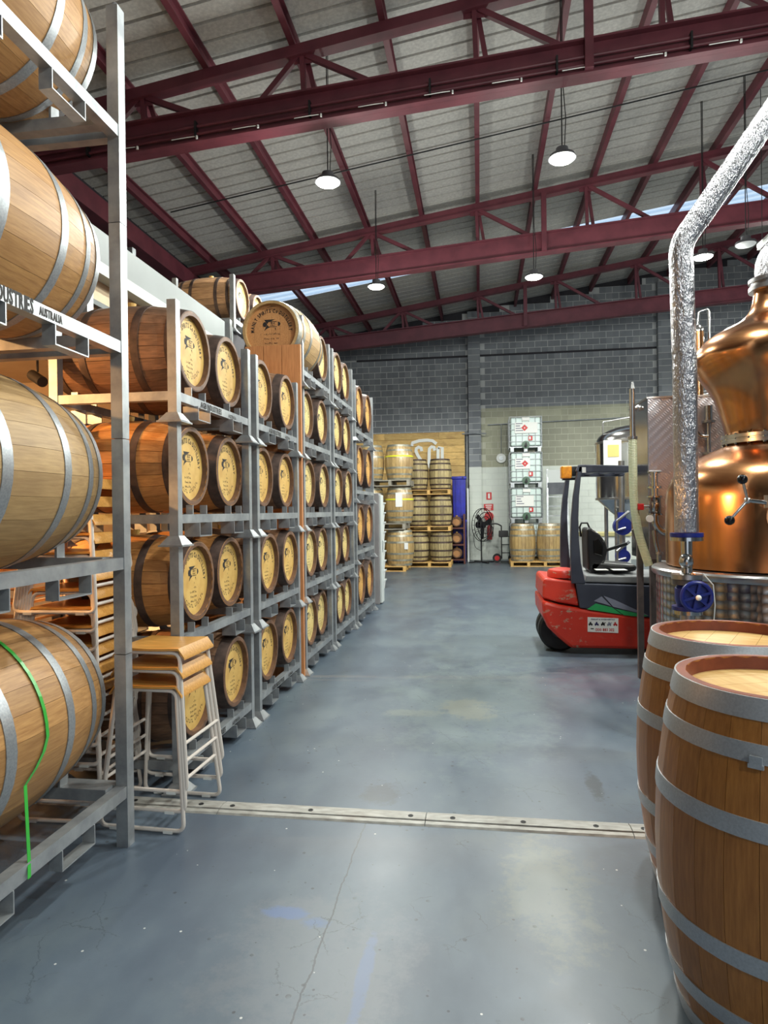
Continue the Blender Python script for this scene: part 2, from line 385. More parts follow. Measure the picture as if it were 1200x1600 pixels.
# trusses
def truss(Y, idx, services=False):
    r = bpy.data.objects.new('trim_%d' % idx, None); COL.objects.link(r); r.location = (0, Y, 0)
    r['kind'] = 'structure'; r['label'] = ['maroon steel roof truss carrying twin conduits', 'maroon steel roof truss with skylight glimpsed above', 'maroon steel roof truss just before the block wall', 'maroon steel roof truss over the door end'][idx-1]
    X0, X1 = -6.4, 12.0
    a = MB(); a.bar((X0,0,zb(X0)+.21), (X1,0,zb(X1)+.21), .05, .42)
    a.bar((X0,0,zb(X0)+.012), (X1,0,zb(X1)+.012), .22, .024); a.bar((X0,0,zb(X0)+.408), (X1,0,zb(X1)+.408), .22, .024)
    a.build('bottom_chord', M['maroon'], r)
    t = MB(); t.bar((X0,-.05,zt(X0)), (X1,-.05,zt(X1)), .02, .15); t.bar((X0,.05,zt(X0)), (X1,.05,zt(X1)), .02, .15); t.bar((X0,0,zt(X0)-.07), (X1,0,zt(X1)-.07), .16, .02)
    t.build('top_chord', M['maroon'], r)
    for k in range(-2, 7):
        x = -2.2 + 2.2*k; h = zt(x) - zb(x) - .42
        if h < .1: continue
        MB().bar((x,0,zt(x)-.06), (x+.02,0,zb(x)+.41), .06, .07, (0,1,0)).build('brace', M['maroon'], r)
        MB().bar((x+.05,.09,zt(x)-.06), (x+.16,.09,zb(x)+.41), .06, .05, (0,1,0)).build('brace', M['maroon'], r)
        dx = h*1.0 + .3
        MB().bar((x+.06,0,zt(x)-.06), (x+.06+dx,0,zb(x+dx)+.41), .07, .06, (0,1,0)).build('brace', M['maroon'], r)
        if k <= 0: MB().bar((x-.06,0,zt(x)-.06), (x-.06-dx*.6,0,zb(x-dx*.6)+.41), .07, .06, (0,1,0)).build('brace', M['maroon'], r)
        MB().cb((x,0,zt(x)-.08), (.26,.012,.16)).build('gusset', M['maroon'], r)
    MB().bar((1.35,-.13,zt(1.35)-.05), (1.35,-.13,zb(1.35)+.02), .1, .09, (0,1,0)).build('hanger', M['maroon'], r)
    if services:
        for dz in (.1, .2):
            MB().tube([(X0,-.09,zb(X0)+dz), (X1,-.09,zb(X1)+dz)], .02, 8).build('conduit', M['maroon'], r, True)
        for k in range(-4, 8):
            x = 1.53*k - .55
            MB().box(x-.012, x+.012, -.14, -.06, zb(x)+.06, zb(x)+.25).build('cable_clamp', M['black'], r)
        for k in range(-5, 9):
            x = .83*k - .3
            MB().tube([(x-.32,-.125,zb(x)+.035), (x-.1,-.13,zb(x)+.047), (x,-.125,zb(x)+.052)], .006, 5).build('cord', M['paper'], r)
            MB().cb((x+.03,-.125,zb(x)+.04), (.02,.02,.04)).build('cord_clip', M['paper'], r)
    return r
truss(8.2, 1, True); truss(13.7, 2); truss(19.2, 3); truss(2.7, 4)

# walls
m, nt, b = nodes('block_masonry')
geo = nt.nodes.new('ShaderNodeNewGeometry').outputs['Position']; sx = nt.nodes.new('ShaderNodeSeparateXYZ'); nt.links.new(geo, sx.inputs[0])
rnd = nt.nodes.new('ShaderNodeObjectInfo').outputs['Random']
X_, Z_ = sx.outputs[0], sx.outputs[2]
bn = math_(nt, 'FLOOR', math_(nt, 'MULTIPLY', Z_, 5)); bx = math_(nt, 'FLOOR', math_(nt, 'ADD', math_(nt, 'MULTIPLY', X_, 2.5), math_(nt, 'MULTIPLY', math_(nt, 'MODULO', bn, 2), .5)))
cc = nt.nodes.new('ShaderNodeCombineXYZ'); nt.links.new(bx, cc.inputs[0]); nt.links.new(bn, cc.inputs[1])
wn = nt.nodes.new('ShaderNodeTexWhiteNoise'); wn.noise_dimensions = '2D'; nt.links.new(cc.outputs[0], wn.inputs[0])
nz = noise(nt, 3, 4, geo)
grey = rampn(nt, math_(nt, 'ADD', math_(nt, 'MULTIPLY', wn.outputs[0], .6), math_(nt, 'MULTIPLY', nz, .4)), [(.1, lin((112,116,122))), (.8, lin((138,142,146)))])
olive = rampn(nt, math_(nt, 'ADD', math_(nt, 'MULTIPLY', wn.outputs[0], .4), math_(nt, 'MULTIPLY', nz, .6)), [(.2, lin((148,148,130))), (.8, lin((176,176,154)))])
white = rampn(nt, nz, [(.2, lin((206,212,204))), (.8, lin((220,224,216)))])
patch = math_(nt, 'MULTIPLY', math_(nt, 'GREATER_THAN', X_, .75), math_(nt, 'LESS_THAN', Z_, 4.38))
olive = mixc(nt, olive, lin((132,132,120)), math_(nt, 'MULTIPLY', patch, .55))
up = math_(nt, 'MULTIPLY', math_(nt, 'LESS_THAN', Z_, 4.9), math_(nt, 'GREATER_THAN', X_, .07))
lo_ = math_(nt, 'MULTIPLY', math_(nt, 'LESS_THAN', Z_, 2.99), math_(nt, 'GREATER_THAN', X_, -.36))
col = mixc(nt, grey, olive, up); col = mixc(nt, col, white, lo_)
nt.links.new(col, b.inputs['Base Color']); b.inputs['Roughness'].default_value = .8; bump(nt, b, noise(nt, 30, 3, geo), .15, .006); M['block'] = m
m, nt, b = nodes('mortar'); geo = nt.nodes.new('ShaderNodeNewGeometry').outputs['Position']; sx = nt.nodes.new('ShaderNodeSeparateXYZ'); nt.links.new(geo, sx.inputs[0]); X_, Z_ = sx.outputs[0], sx.outputs[2]
up = math_(nt, 'MULTIPLY', math_(nt, 'LESS_THAN', Z_, 4.9), math_(nt, 'GREATER_THAN', X_, .07)); lo_ = math_(nt, 'MULTIPLY', math_(nt, 'LESS_THAN', Z_, 2.99), math_(nt, 'GREATER_THAN', X_, -.36))
col = mixc(nt, lin((190,192,192)), lin((184,184,168)), up); col = mixc(nt, col, lin((206,210,204)), lo_)
nt.links.new(col, b.inputs['Base Color']); b.inputs['Roughness'].default_value = .9; M['mortar'] = m
WY = 21.4
wb = MB(); n = 47
for i in range(46):        # stepped top following the roof
    x0 = -6.5 + .4*i; x1 = min(x0+.4, 12); ztop = math.floor((zr(x0)-.06)/.2)*.2 + .0
    wb.box(x0, x1, WY, WY+.2, 0, ztop)
wback = struct('wall_back', wb.build('wall_back', M['mortar']))
bm_full = MB().box(-.19, .19, -.009, .01, .01, .19).mesh('block', M['block'])
rest = MB(); singles = 0
for r_ in range(0, 46):
    z = r_*.2
    for k in range(-14, 24):
        x = k*.4 + (.2 if r_ % 2 else 0)
        if -.34 < x < .07 or 5.45 < x < 5.95: continue
        if z + .2 > math.floor((zr(x-.2)-.06)/.2)*.2 + .001: continue
        if abs(z - 6.6) < .05: dz = .03
        else: dz = 0
        seen = (3.9 < z < 6.8 and -.5 < x < 5.2) or (4.1 < z < 6.6 and -2.4 < x <= -.5)
        if seen and singles < 300:
            singles += 1; put('block', bm_full, wback, loc=(x, WY, z))
        else: rest.box(x-.19, x+.19, WY-.009, WY+.01, z+.01+dz, z+.19)
ro = rest.build('blockwork', M['block'], wback); ro['kind'] = 'stuff'
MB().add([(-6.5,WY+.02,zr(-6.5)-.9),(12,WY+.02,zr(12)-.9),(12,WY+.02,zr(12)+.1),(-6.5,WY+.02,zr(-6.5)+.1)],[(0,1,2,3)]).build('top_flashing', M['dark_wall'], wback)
MB().box(-4, 9.4, WY-.03, WY, 6.58, 6.64).build('bond_joint', M['dark_wall'], wback)
for nm, xc in (('pillar', -.135), ('pillar', 5.7)):
    p = struct(nm, MB().box(xc-.185, xc+.185, WY-.2, WY+.1, 0, 8.0 if xc < 1 else 8.6).build(nm, M['mortar']))
    pmesh = MB().box(-.195, .195, -.212, 0, .009, .191).mesh('block', M['block'])
    for r_ in range(40 if xc < 1 else 43): put('block', pmesh, p, loc=(xc, WY, r_*.2))
MB().box(-.352, -.332, WY-.1, WY, 0, 6.5).build('trim_9', M['dark_wall'])['kind'] = 'structure'
wl = struct('wall_left', MB().box(-6.7, -6.5, -7, 21.6, 0, 7.6).build('wall_left', M['dark_wall']))
MB().bar((-6.35, -7, 6.75), (-6.35, 21.3, 6.75), .3, .34).build('eaves_beam', M['maroon'], wl)
wr = struct('wall_right', MB().box(12, 12.2, -7, 21.6, 0, 10.2).build('wall_right', M['concrete']))
wf = MB(); wf.box(-6.5, -2.2, -7.2, -7, 0, 8); wf.box(3.8, 12, -7.2, -7, 0, 10); wf.box(-2.2, 3.8, -7.2, -7, 4.8, 9)
struct('wall_front', wf.build('wall_front', M['concrete']))

# high bay lamps
M['lens'] = mat('lamp_lens', (255,255,250), None, .4, emit=(246,255,236), es=14)
M['lens_off'] = mat('unlit_lens', (225,225,225), None, .4)
M['lamp_body'] = mat('lamp_body', (70,70,74), None, .5)
def bay(x, y, label, lit=True, z=6.0):
    t = thing('high_bay_lamp', label, 'lamp', (x, y, z), 0, 'high bay lamps under the roof')
    MB().lathe([(.0,.13),(.075,.13),(.08,.06),(.155,.04),(.17,0),(.16,0),(.0,.005)], 28).build('housing', M['lamp_body'], t, True)
    MB().lathe([(.155,.0),(.14,-.018),(.08,-.03),(0,-.034)], 28).build('lens', M['lens'] if lit else M['lens_off'], t, True)
    MB().tube([(0,0,.12), (0,0,zr(x)-z+.03)], .008, 6).build('suspension_rod', M['black'], t)
    MB().tube([(.03,0,.12), (.05,0,.5), (.015,.0,1.0), (.02,0,zr(x)-z+.02)], .006, 6).build('power_cord', M['black'], t)
    if lit:
        for nm, ty, e in (('lamp_light', 'SPOT', LAMP_W), ('lamp_spill', 'POINT', LAMP_W*SPILL)):
            l = bpy.data.lights.new(nm, ty); l.energy = e; l.color = LAMP_COL; l.shadow_soft_size = .14
            if ty == 'SPOT': l.spot_size = math.radians(174); l.spot_blend = .18
            lo = bpy.data.objects.new(nm, l); COL.objects.link(lo); lo.parent = t; lo.location = (0, 0, -.2)
bay(-1.95, 8.5, 'lit high bay lamp hanging over the aisle beside the casks, nearer of that row')
bay(-1.95, 12.6, 'lit high bay lamp hanging over the casks, just below the second truss')
bay(1.07, 8.42, 'lit high bay lamp over mid aisle, nearest and biggest looking')
bay(1.06, 12.62, 'lit high bay lamp over mid aisle, farther one below the second truss')
bay(3.92, 12.15, 'lit high bay lamp beside the foil-wrapped pipe elbow')
bay(4.45, 11.69, 'unlit white high bay lamp beyond the foil-wrapped pipe', False)
for x in (1.07, 3.95):
    bay(x, 4.35, 'lit high bay lamp overhead, %s' % {-1.95: 'above the tall near rack', 1.07: 'above the floor strip', 3.95: 'above the varnished casks'}[x])
bay(3.95, -3.7, 'unseen high bay lamp added as fill light, closest to the roller door'); bay(3.95, .25, 'unseen high bay lamp added as fill light inside the roller door, behind the varnished casks')  # unseen lamps, added to throw frontal light on the casks
bay(3.95, 8.4, 'lit high bay lamp above the copper still'); bay(7.4, 8.4, 'lit high bay lamp beyond the copper still'); bay(7.4, 12.4, 'lit high bay lamp far over the brewing tanks')
bay(7.4, 16.5, 'lit high bay lamp over the tanks by the end wall'); bay(3.6, 3.2+13.2, 'lit high bay lamp over the fermenter hidden by the truss') if False else None

bt0 = thing('batten_light', 'slim white batten light hanging beyond the still neck', 'lamp', (4.75, 11.2, 6.0))
MB().box(-.03,.03,-.75,.75,.03,.08).build('housing', M['white'] if 'white' in M else None, bt0); MB().tube([(0,-.72,0),(0,.72,0)], .018, 10).build('tube', M['lens_off'], bt0, True)
for y_ in (-.6,.6): MB().tube([(0,y_,.07),(0,y_,zt(4.68)-6+.075)], .006, 5).build('suspension_wire', M['black'], bt0); MB().box(-.025,.025,y_*1.2-.02,y_*1.2+.02,-.02,.04).build('tube_holder', M['white'], bt0)

# mezzanine over the tasting room
M['fascia'] = mat('grey_painted_fascia', (90,98,98), (83,91,91), .5, 0, 2)
M['fascia_l'] = mat('pale_steel_flange', (150,156,152), None, .45)
M['plaster'] = mat('plaster', (226,206,176), (218,196,166), .85, 0, 3)
struct('ceiling_mezzanine', MB().box(-6.5, -2.97, .2, 7.5, 3.3, 3.84).build('ceiling_mezzanine', M['plaster']))
struct('floor_mezzanine', MB().box(-6.5, -2.97, 7.5, 9.3, 3.5, 3.84).build('floor_mezzanine', M['dark_wall']))
struct('wall_tasting', MB().box(-6.5, -3.1, 7.55, 7.7, 0, 3.45).build('wall_tasting', M['plaster']))
f = MB().box(-2.97, -2.93, .2, 7.55, 3.555, 3.86); fa = struct('trim_5', f.build('trim_5', M['fascia']))
MB().box(-2.95, -2.84, .2, 7.0, 3.46, 3.553).build('bottom_flange', M['fascia_l'], fa)
MB().box(-3.0, -2.95, .2, 7.3, 3.26, 3.30).build('cable_tray', M['fascia'], fa)
MB().box(-3.1, -3.02, .2, 7.3, 3.05, 3.2).build('lower_rail', M['fascia'], fa)
MB().box(-2.96, -2.88, 4.5, 4.58, 0, 3.46).build('column', M['galv'], fa)
MB().box(-2.96, -2.88, 7.4, 7.48, 0, 3.46).build('column', M['galv'], fa)
# track lights
tr = thing('track_light', 'dark track lighting rail with spot heads on the tasting room ceiling', 'track light', (-4.5, 5.3, 3.3))
MB().box(-.02, .02, -3.3, 1.2, -.04, 0).build('track', M['lamp_body'], tr)
for i, yy in enumerate((-3.0, -2.1, .85)):
    h = MB(); h.cyl((0, yy, -.04), (0, yy, -.12), .012, 8); h.cyl((0, yy, -.1), (0, yy, -.2), .012, 8); h.cyl((-.09, yy+.04, -.22), (.1, yy-.06, -.32), .055, 16)
    h.build('spot_head', M['lamp_body'], tr, True)
    l = bpy.data.lights.new('spot_light', 'SPOT'); l.energy = 650; l.color = WARM_COL; l.spot_size = (.8, .75, 1.0)[i]; l.spot_blend = .5; l.shadow_soft_size = .05
    lo = bpy.data.objects.new('spot_light', l); COL.objects.link(lo); lo.parent = tr; lo.location = (.13, yy-.08, -.34)
    lo.rotation_euler = Vector(((2.2, 1.35, -1.15), (2.2, .85, -1.5), (2.0, .5, -2.2))[i]).to_track_quat('-Z', 'Y').to_euler()
for i, (px, py) in enumerate(((-4.6, 2.2), (-5.9, 5.0))):  # globes are added out of view to warm the tasting room light
    p = thing('added_globe', ['unseen warm globe lamp added to light the tasting bar front', 'unseen warm globe lamp added to light the deep tasting room'][i], 'lamp', (px, py, 3.3))
    MB().lathe([(0,0),(.06,0),(.06,-.05),(.02,-.05)], 16).build('ceiling_mount', M['lamp_body'], p); g = MB().ball((0,0,-.16), .11, 16).build('globe', mat('warm_globe', (255,220,170), None, .4, emit=(255,190,110), es=6), p, True)
    l = bpy.data.lights.new('added_globe_light', 'POINT'); l.energy = (30, 110)[i]; l.color = WARM_COL; l.shadow_soft_size = .11
    lo = bpy.data.objects.new('added_globe_light', l); COL.objects.link(lo); lo.parent = p; lo.location = (0, 0, -.4)

# floor joint strip
st = thing('floor_strip', 'white-painted metal joint cover strip bolted across the blue floor', 'floor strip', (0, 3.41, 0))
xs = [-3.6, -1.42, -.3, .73, 1.9]
M['strip'] = mat('worn_white_strip', (176,175,170), (140,137,130), .5, .1, 14, .05, .35, .7, sc=(1,3,1))
for a, b_ in zip(xs, xs[1:]):
    s_ = MB().prism([(-.075,0),(.075,0),(.066,.009),(.04,.012),(.038,.008),(.034,.008),(.032,.017),(-.032,.017),(-.034,.008),(-.038,.008),(-.04,.012),(-.066,.009)], 'x', a+.002, b_-.002)
    o = s_.build('strip_section', M['strip'], st)
bmsh = MB().lathe([(.014,.016),(.014,.019),(.008,.02),(.006,.018),(0,.018)], 12).mesh('bolt', M['black'])
for x in (-2.6, -1.93, -1.54, -1.36, -.92, -.38, -.16, .2, .56, .79, 1.3, 1.7): put('bolt', bmsh, st, loc=(x, 0, 0))
# ------------------------------------------------------------------ casks
_BC = {}
def prof(L, R, r):
    return lambda x: R - (R-r)*(2*x/L)**2 if abs(x) <= L/2 else r
def fish(f, mb, cx, cy, s):
    # stencilled fish badge: tail, body with lettered panel, nose, fins
    def P(x, y): return f(cx+x*s, cy+y*s)
    def poly(pts): mb.add([P(*p) for p in pts], [tuple(range(len(pts)))])
    poly([(-1.0,-.28),(-.72,-.34),(-.5,0),(-.72,.34),(-1.0,.28),(-1.12,0)])
    poly([(-.5,.05),(-.9,.62),(.55,.62),(.1,.42),(-.28,.36)])
    poly([(-.52,-.05),(-.2,-.4),(-.5,-.52),(-.95,-.85)])
    poly([(.95,-.3),(1.18,-.18),(1.28,0),(1.18,.2),(.95,.32)])
    poly([(.5,-.55),(.62,-.45),(.7,-.85),(.56,-.62)])
    for x0, x1, y0, y1 in ((-.3,.8,.3,.37),(-.3,.8,-.37,-.3)): poly([(x0,y0),(x1,y0),(x1,y1),(x0,y1)])
    V, F = text_line('1EA', .33, cx/s+.25, .03, 'c', 1.0, .2)
    mb.add([f(cx+(px-cx/s)*s, cy+py*s) for px, py in V], F)
    V, F = text_line('SPIRIT', .2, .25, -.22, 'c', 1.0, .2)
    mb.add([f(cx+px*s, cy+py*s) for px, py in V], F)
def head_print(L, rh, inset, style):
    f = lambda a, b_: (L/2 - inset + .0016, a, b_)
    mb = MB(); k = rh
    flat(mb, text_arc('MANLY SPIRITS Co DISTILLERY', .2*k if style != 'big' else .19*k, .68*k, PI*1.05, True, .7), f)
    fish(f, mb, -.02*k, .24*k, .29*k)
    pts = [(-.22*k,.86*k),(.02*k,.93*k),(.2*k,.90*k),(.02*k,.905*k)]
    mb.add([f(*p) for p in pts], [(0,1,2,3)])
    rs = random.Random(3)
    def scrawl(x0, x1, yy, hh):     # hand lettering too faint to read: short pen strokes
        x = x0
        while x < x1:
            if rs.random() < .16: x += .05*k; continue
            a = rs.uniform(.4, 1)*hh; sl = rs.uniform(-.3, .3)*hh; q = .012*k
            mb.add([f(x, yy), f(x+q, yy), f(x+q+sl, yy+a), f(x+sl, yy+a)], [(0,1,2,3)])
            if rs.random() < .6:
                yb = yy + rs.choice((0, .5, 1))*a*.8; mb.add([f(x, yb), f(x+.045*k, yb), f(x+.045*k, yb+q), f(x, yb+q)], [(0,1,2,3)])
            x += rs.uniform(.04, .06)*k
    if style == 'big':
        for i, (a, b_) in enumerate(((-.42,.32),(-.34,.28),(-.26,.24))): scrawl(a*k, b_*k, (-.16-.17*i)*k, .07*k)
    else:
        for i, (a, b_) in enumerate(((.06,.2),(.04,.2),(-.22,.22),(-.2,.2),(-.24,.2))): scrawl(a*k, b_*k, (-.1-.13*i)*k, .07*k)
        for i in range(15):
            an = -PI/2 + (i-7)*.125; r0, r1 = .68*k, .78*k
            if i == 7: continue
            w_ = .018; mb.add([f(r0*math.cos(an), r0*math.sin(an)), f(r1*math.cos(an), r1*math.sin(an)), f(r1*math.cos(an+w_), r1*math.sin(an+w_)), f(r0*math.cos(an+w_), r0*math.sin(an+w_))], [(0,1,2,3)])
            rr = r0 if i % 2 else r1-.02*k
            mb.add([f(rr*math.cos(an), rr*math.sin(an)), f((rr+.02*k)*math.cos(an), (rr+.02*k)*math.sin(an)), f((rr+.02*k)*math.cos(an+.08), (rr+.02*k)*math.sin(an+.08)), f(rr*math.cos(an+.08), rr*math.sin(an+.08))], [(0,1,2,3)])
    return mb.mesh('head_print', M['ink'])
def barrel_parts(key, L, R, r, nst, hoops, mats, head_style, inset=.035, wall=.026, plate=None, separate=True):
    if key in _BC: return _BC[key]
    p = prof(L, R, r); ns = 10 if separate else 12; d = {}
    xs = [-L/2 + L*i/ns for i in range(ns+1)]
    def stave(mb, a0, a1):
        vs = []; n = 3
        for x in xs:
            ro = p(x)
            for j in range(n):
                a = a0+(a1-a0)*j/(n-1); vs.append((x, ro*math.sin(a), ro*math.cos(a)))
        o = len(vs)
        for x in xs:
            ri = p(x)-wall
            for a in (a0, a1): vs.append((x, ri*math.sin(a), ri*math.cos(a)))
        fs = []
        for i in range(ns):
            for j in range(n-1): fs.append((i*n+j, i*n+j+1, (i+1)*n+j+1, (i+1)*n+j))
            fs.append((i*n, (i+1)*n, o+(i+1)*2, o+i*2)); fs.append((i*n+n-1, o+i*2+1, o+(i+1)*2+1, (i+1)*n+n-1))
            fs.append((o+i*2, o+(i+1)*2, o+(i+1)*2+1, o+i*2+1))
        fs.append((0, o, o+1, n-1, 1)); e = ns
        fs.append((e*n, e*n+1, e*n+2, o+e*2+1, o+e*2))
        mb.add(vs, fs)
    w = 2*PI/nst; g = (.0007 if R > .3 else .0014)/R if separate else .003/R
    if separate:
        mb = MB(); stave(mb, -w/2+g, w/2-g); d['stave'] = mb.mesh('stave', M[mats[0]], True)
    else:
        mb = MB()
        for i in range(nst): stave(mb, i*w-w/2+g, i*w+w/2-g)
        d['staves'] = mb.mesh('staves', M[mats[0]], True)
    d['nst'] = nst; d['hoops'] = []
    for hp in hoops:
        x, hw = hp[0], hp[1]; hm = mats[1]
        a, b_ = x-hw/2, x+hw/2; t = .0035
        d['hoops'].append(MB().lathe([(p(a)-.002,a),(p(a)+t,a),(p(x)+t+.0006,x),(p(b_)+t,b_),(p(b_)-.002,b_)], 44, 'x').mesh('hoop', M[hm], True))
    hr = p(L/2)-wall+.004
    for nm, sgn in (('head', 1), ('rear_head', -1)):
        mb = MB(); x = sgn*(L/2-inset); nb = 6; bw = 2*hr/nb; vs = []
        for i in range(nb):     # head boards, thin joints between
            y0, y1 = -hr+i*bw+.0008, -hr+(i+1)*bw-.0008; up = []; dn = []
            for j in range(7):
                yy = y0+(y1-y0)*j/6; zz = math.sqrt(max(hr*hr-yy*yy, 0)); up.append((yy, zz)); dn.append((yy, -zz))
            poly = dn + up[::-1]
            if i == 0: poly = dn + up[:0:-1]
            mb.prism(poly, 'x', min(x, x-sgn*.02), max(x, x-sgn*.02))
        d[nm] = mb.mesh(nm, M[mats[2] if sgn > 0 else mats[0]])
    d['chimes'] = []
    for sgn in (1, -1):
        e = sgn*(L/2+.0012); d['chimes'].append(MB().lathe([(r+.001, e-sgn*.004),(r-.004, e),(r-wall, e),(r-wall-.004, sgn*(L/2-inset)-sgn*.004)], 44, 'x').mesh('chime', M[mats[3]], True))
    if plate: 
        d['painted_disc'] = MB().lathe([(plate, L/2-inset+.0004),(plate-.001, L/2-inset+.001),(0, L/2-inset+.001)], 44, 'x').mesh('painted_disc', M[mats[4]])
    d['print'] = head_print(L, plate or hr, inset, head_style) if head_style else None
    d['bung'] = MB().cyl((0,0,R-.004), (0,0,R+.03), .026, 14, .032).mesh('bung', M['head_cream'])
    d['L'], d['R'] = L, R
    _BC[key] = d; return d
def barrel(d, label, loc, rz=0, up=False, group=None, roll=0, bung=True):
    t = thing('cask', label, 'cask', loc, rz, group)
    if up: B = Matrix.Translation((0,0,d['L']/2)) @ Matrix.Rotation(-PI/2, 4, 'Y')
    else: B = Matrix.Translation((0,0,d['R']))
    if 'stave' in d:
        for i in range(d['nst']):
            put('stave', d['stave'], t, B @ Matrix.Rotation(roll+2*PI*i/d['nst'], 4, 'X'))
    else: put('staves', d['staves'], t, B)
    for h in d['hoops']: put('hoop', h, t, B)
    for h in d['chimes']: put('chime', h, t, B)
    for k in ('head', 'rear_head', 'painted_disc'):
        if d.get(k): put(k, d[k], t, B)
    if d['print']: put('head_lettering', d['print'], t, B)
    if bung: put('bung', d['bung'], t, B)
    return t
def hp(L, offs):    # symmetric hoops: offset from the end of the top edge, width
    return [s*1.0 and (s*(L/2-o-wd/2), wd) for o, wd in offs for s in (1, -1)]
H6 = lambda L: hp(L, [(.002*L,.075*L),(.11*L,.045*L),(.28*L,.05*L)])
H4 = lambda L: hp(L, [(.002*L,.085*L),(.27*L,.055*L)])
FG  = barrel_parts('fg', 1.10, .45, .375, 28, hp(1.10, [(.0,.05),(.125,.045),(.34,.052)]), ('oak_new','fg_hoop','oak_new','oak_new'), None)
FG2 = barrel_parts('fgp', 1.10, .45, .375, 28, hp(1.10, [(.0,.05),(.125,.045),(.34,.052)]), ('oak_pale','fg_hoop','oak_pale','oak_pale'), None)
HOG = barrel_parts('hog', 1.08, .385, .315, 26, hp(1.08, [(.0,.06),(.122,.052),(.325,.055)]), ('oak_varn','galv_hoop','head_light','chime_red'), None, inset=.045, wall=.03)
C1D = barrel_parts('c1d', .84, .292, .243, 24, H4(.84), ('oak_dark','dark_hoop','head_cream','chime_dark','head_cream'), 'std', plate=.215)
C1A = barrel_parts('c1a', .84, .292, .243, 24, H4(.84), ('oak_mid','dark_hoop','head_cream','chime_dark','head_cream'), 'std', plate=.215)
C2  = barrel_parts('c2', .84, .292, .243, 24, H6(.84), ('oak_dark1','dark_hoop','head_pale','chime_dark','head_pale'), 'std', plate=.215, separate=False)
C5  = barrel_parts('c5', .92, .345, .29, 24, H6(.92), ('oak_dark1','dark_hoop','head_amber','chime_dark','head_amber'), 'std', plate=.262, separate=False)
OLD = barrel_parts('old', .84, .292, .243, 24, H6(.84), ('oak_old','dark_hoop','head_pale','chime_dark','head_pale'), 'std', plate=.215)
BIG = barrel_parts('big', 1.0, .345, .285, 26, H6(1.0), ('oak_pale','grey_hoop','head_oak','oak_pale'), 'big', inset=.04)

# ------------------------------------------------------------------ racks
_RC = {}
def rack_parts(w, d, h, foot, rail, sec, pock, mt='galv', tabs=2, tabaxis='y'):
    k = (w, d, h, foot, rail, sec, tabs, tabaxis)
    if k in _RC: return _RC[k]
    out = []; m_ = M[mt]
    pmb = MB().box(-sec/2, sec/2, -sec/2, sec/2, .03 if foot else 0, h+ (.0 if foot else 0))
    out.append(('post', pmb.mesh('post', m_), [(0,-w/2,0),(0,w/2,0),(-d,-w/2,0),(-d,w/2,0)]))
    if foot:
        fm = MB().frustum((0,0,.006), .072, .033, .055); fm.cb((0,0,.005), (.15,.15,.01))
        out.append(('foot', fm.mesh('foot', m_), [(0,-w/2,0),(0,w/2,0),(-d,-w/2,0),(-d,w/2,0)]))
    else:
        out.append(('end_cap', MB().lathe([(0,h+.028),(.012,h+.026),(sec*.5,h)], 16).mesh('end_cap', m_, True), [(0,-w/2,0),(0,w/2,0),(-d,-w/2,0),(-d,w/2,0)]))
    rh = sec*.95
    out.append(('rail', MB().box(-sec*.45, sec*.45, -w/2+sec/2, w/2-sec/2, rail-rh, rail).mesh('rail', m_), [(0,0,0),(-d,0,0)]))
    out.append(('side_rail', MB().box(-d+sec/2, -sec/2, -sec*.45, sec*.45, rail-rh, rail).mesh('side_rail', m_), [(0,-w/2,0),(0,w/2,0)]))
    qa, qb = (-w*.24, w*.24) if foot else (-.36, .15); e_ = .05 if foot else .03; pk = MB(); a = pock/2
    pk.box(-e_,e_,-a-.006,-a,rail-rh-.08,rail-rh); pk.box(-e_,e_,a,a+.006,rail-rh-.08,rail-rh); pk.box(-e_,e_,-a-.006,a+.006,rail-rh-.086,rail-rh-.08)
    out.append(('fork_loop', pk.mesh('fork_loop', m_), [(0,qa,0),(0,qb,0),(-d,qa,0),(-d,qb,0)]))
    _RC[k] = out; return out
TABS = {}
def add_tabs(t, pts, rail, ax='y'):
    if ax not in TABS:
        TABS[ax] = (MB().box(-.022,.022,-.005,.005,0,.062) if ax == 'y' else MB().box(-.005,.005,-.03,.03,0,.07)).mesh('cradle_tab', M['galv'])
    for p in pts: put('cradle_tab', TABS[ax], t, loc=(p[0], p[1], rail-.005))
def rack(label, loc, parts, rail, d, tabs=None, letters=None, group=None):
    t = thing('barrel_rack', label, 'barrel rack', loc, 0, group)
    for nm, me, ls in parts:
        for l in ls: put(nm, me, t, loc=l)
    if tabs: add_tabs(t, tabs, rail)
    for l_ in letters or (): put('rail_lettering', l_, t, loc=(.0272, 0, rail-.045))
    return t
LET = [flat(MB(), text_line('AGB INDUSTRIES', .05, 0, 0, 'c', .8), lambda a, b_: (0, a-.12, b_)).mesh('rail_lettering', M['ink']), flat(MB(), text_line('AUSTRALIA', .034, 0, 0, 'c', .7), lambda a, b_: (0, a+.24, b_)).mesh('rail_lettering', M['ink'])]
PITCH = .715; RAIL = .185
tiers = ['floor tier', 'second tier', 'third tier', 'fourth tier', 'fifth tier']
stacks = [ # name, y0, y1, tiers, cask kind
    ('the stack behind the stools', 3.58, 4.76, 4), ('the stack before the timber board', 4.94, 6.08, 4),
    ('the stack past the timber board', 6.32, 7.47, 5), ('the stack before the end stack', 7.66, 8.84, 5)]
tone = {0: 'amber-brown', 1: 'dark brown'}
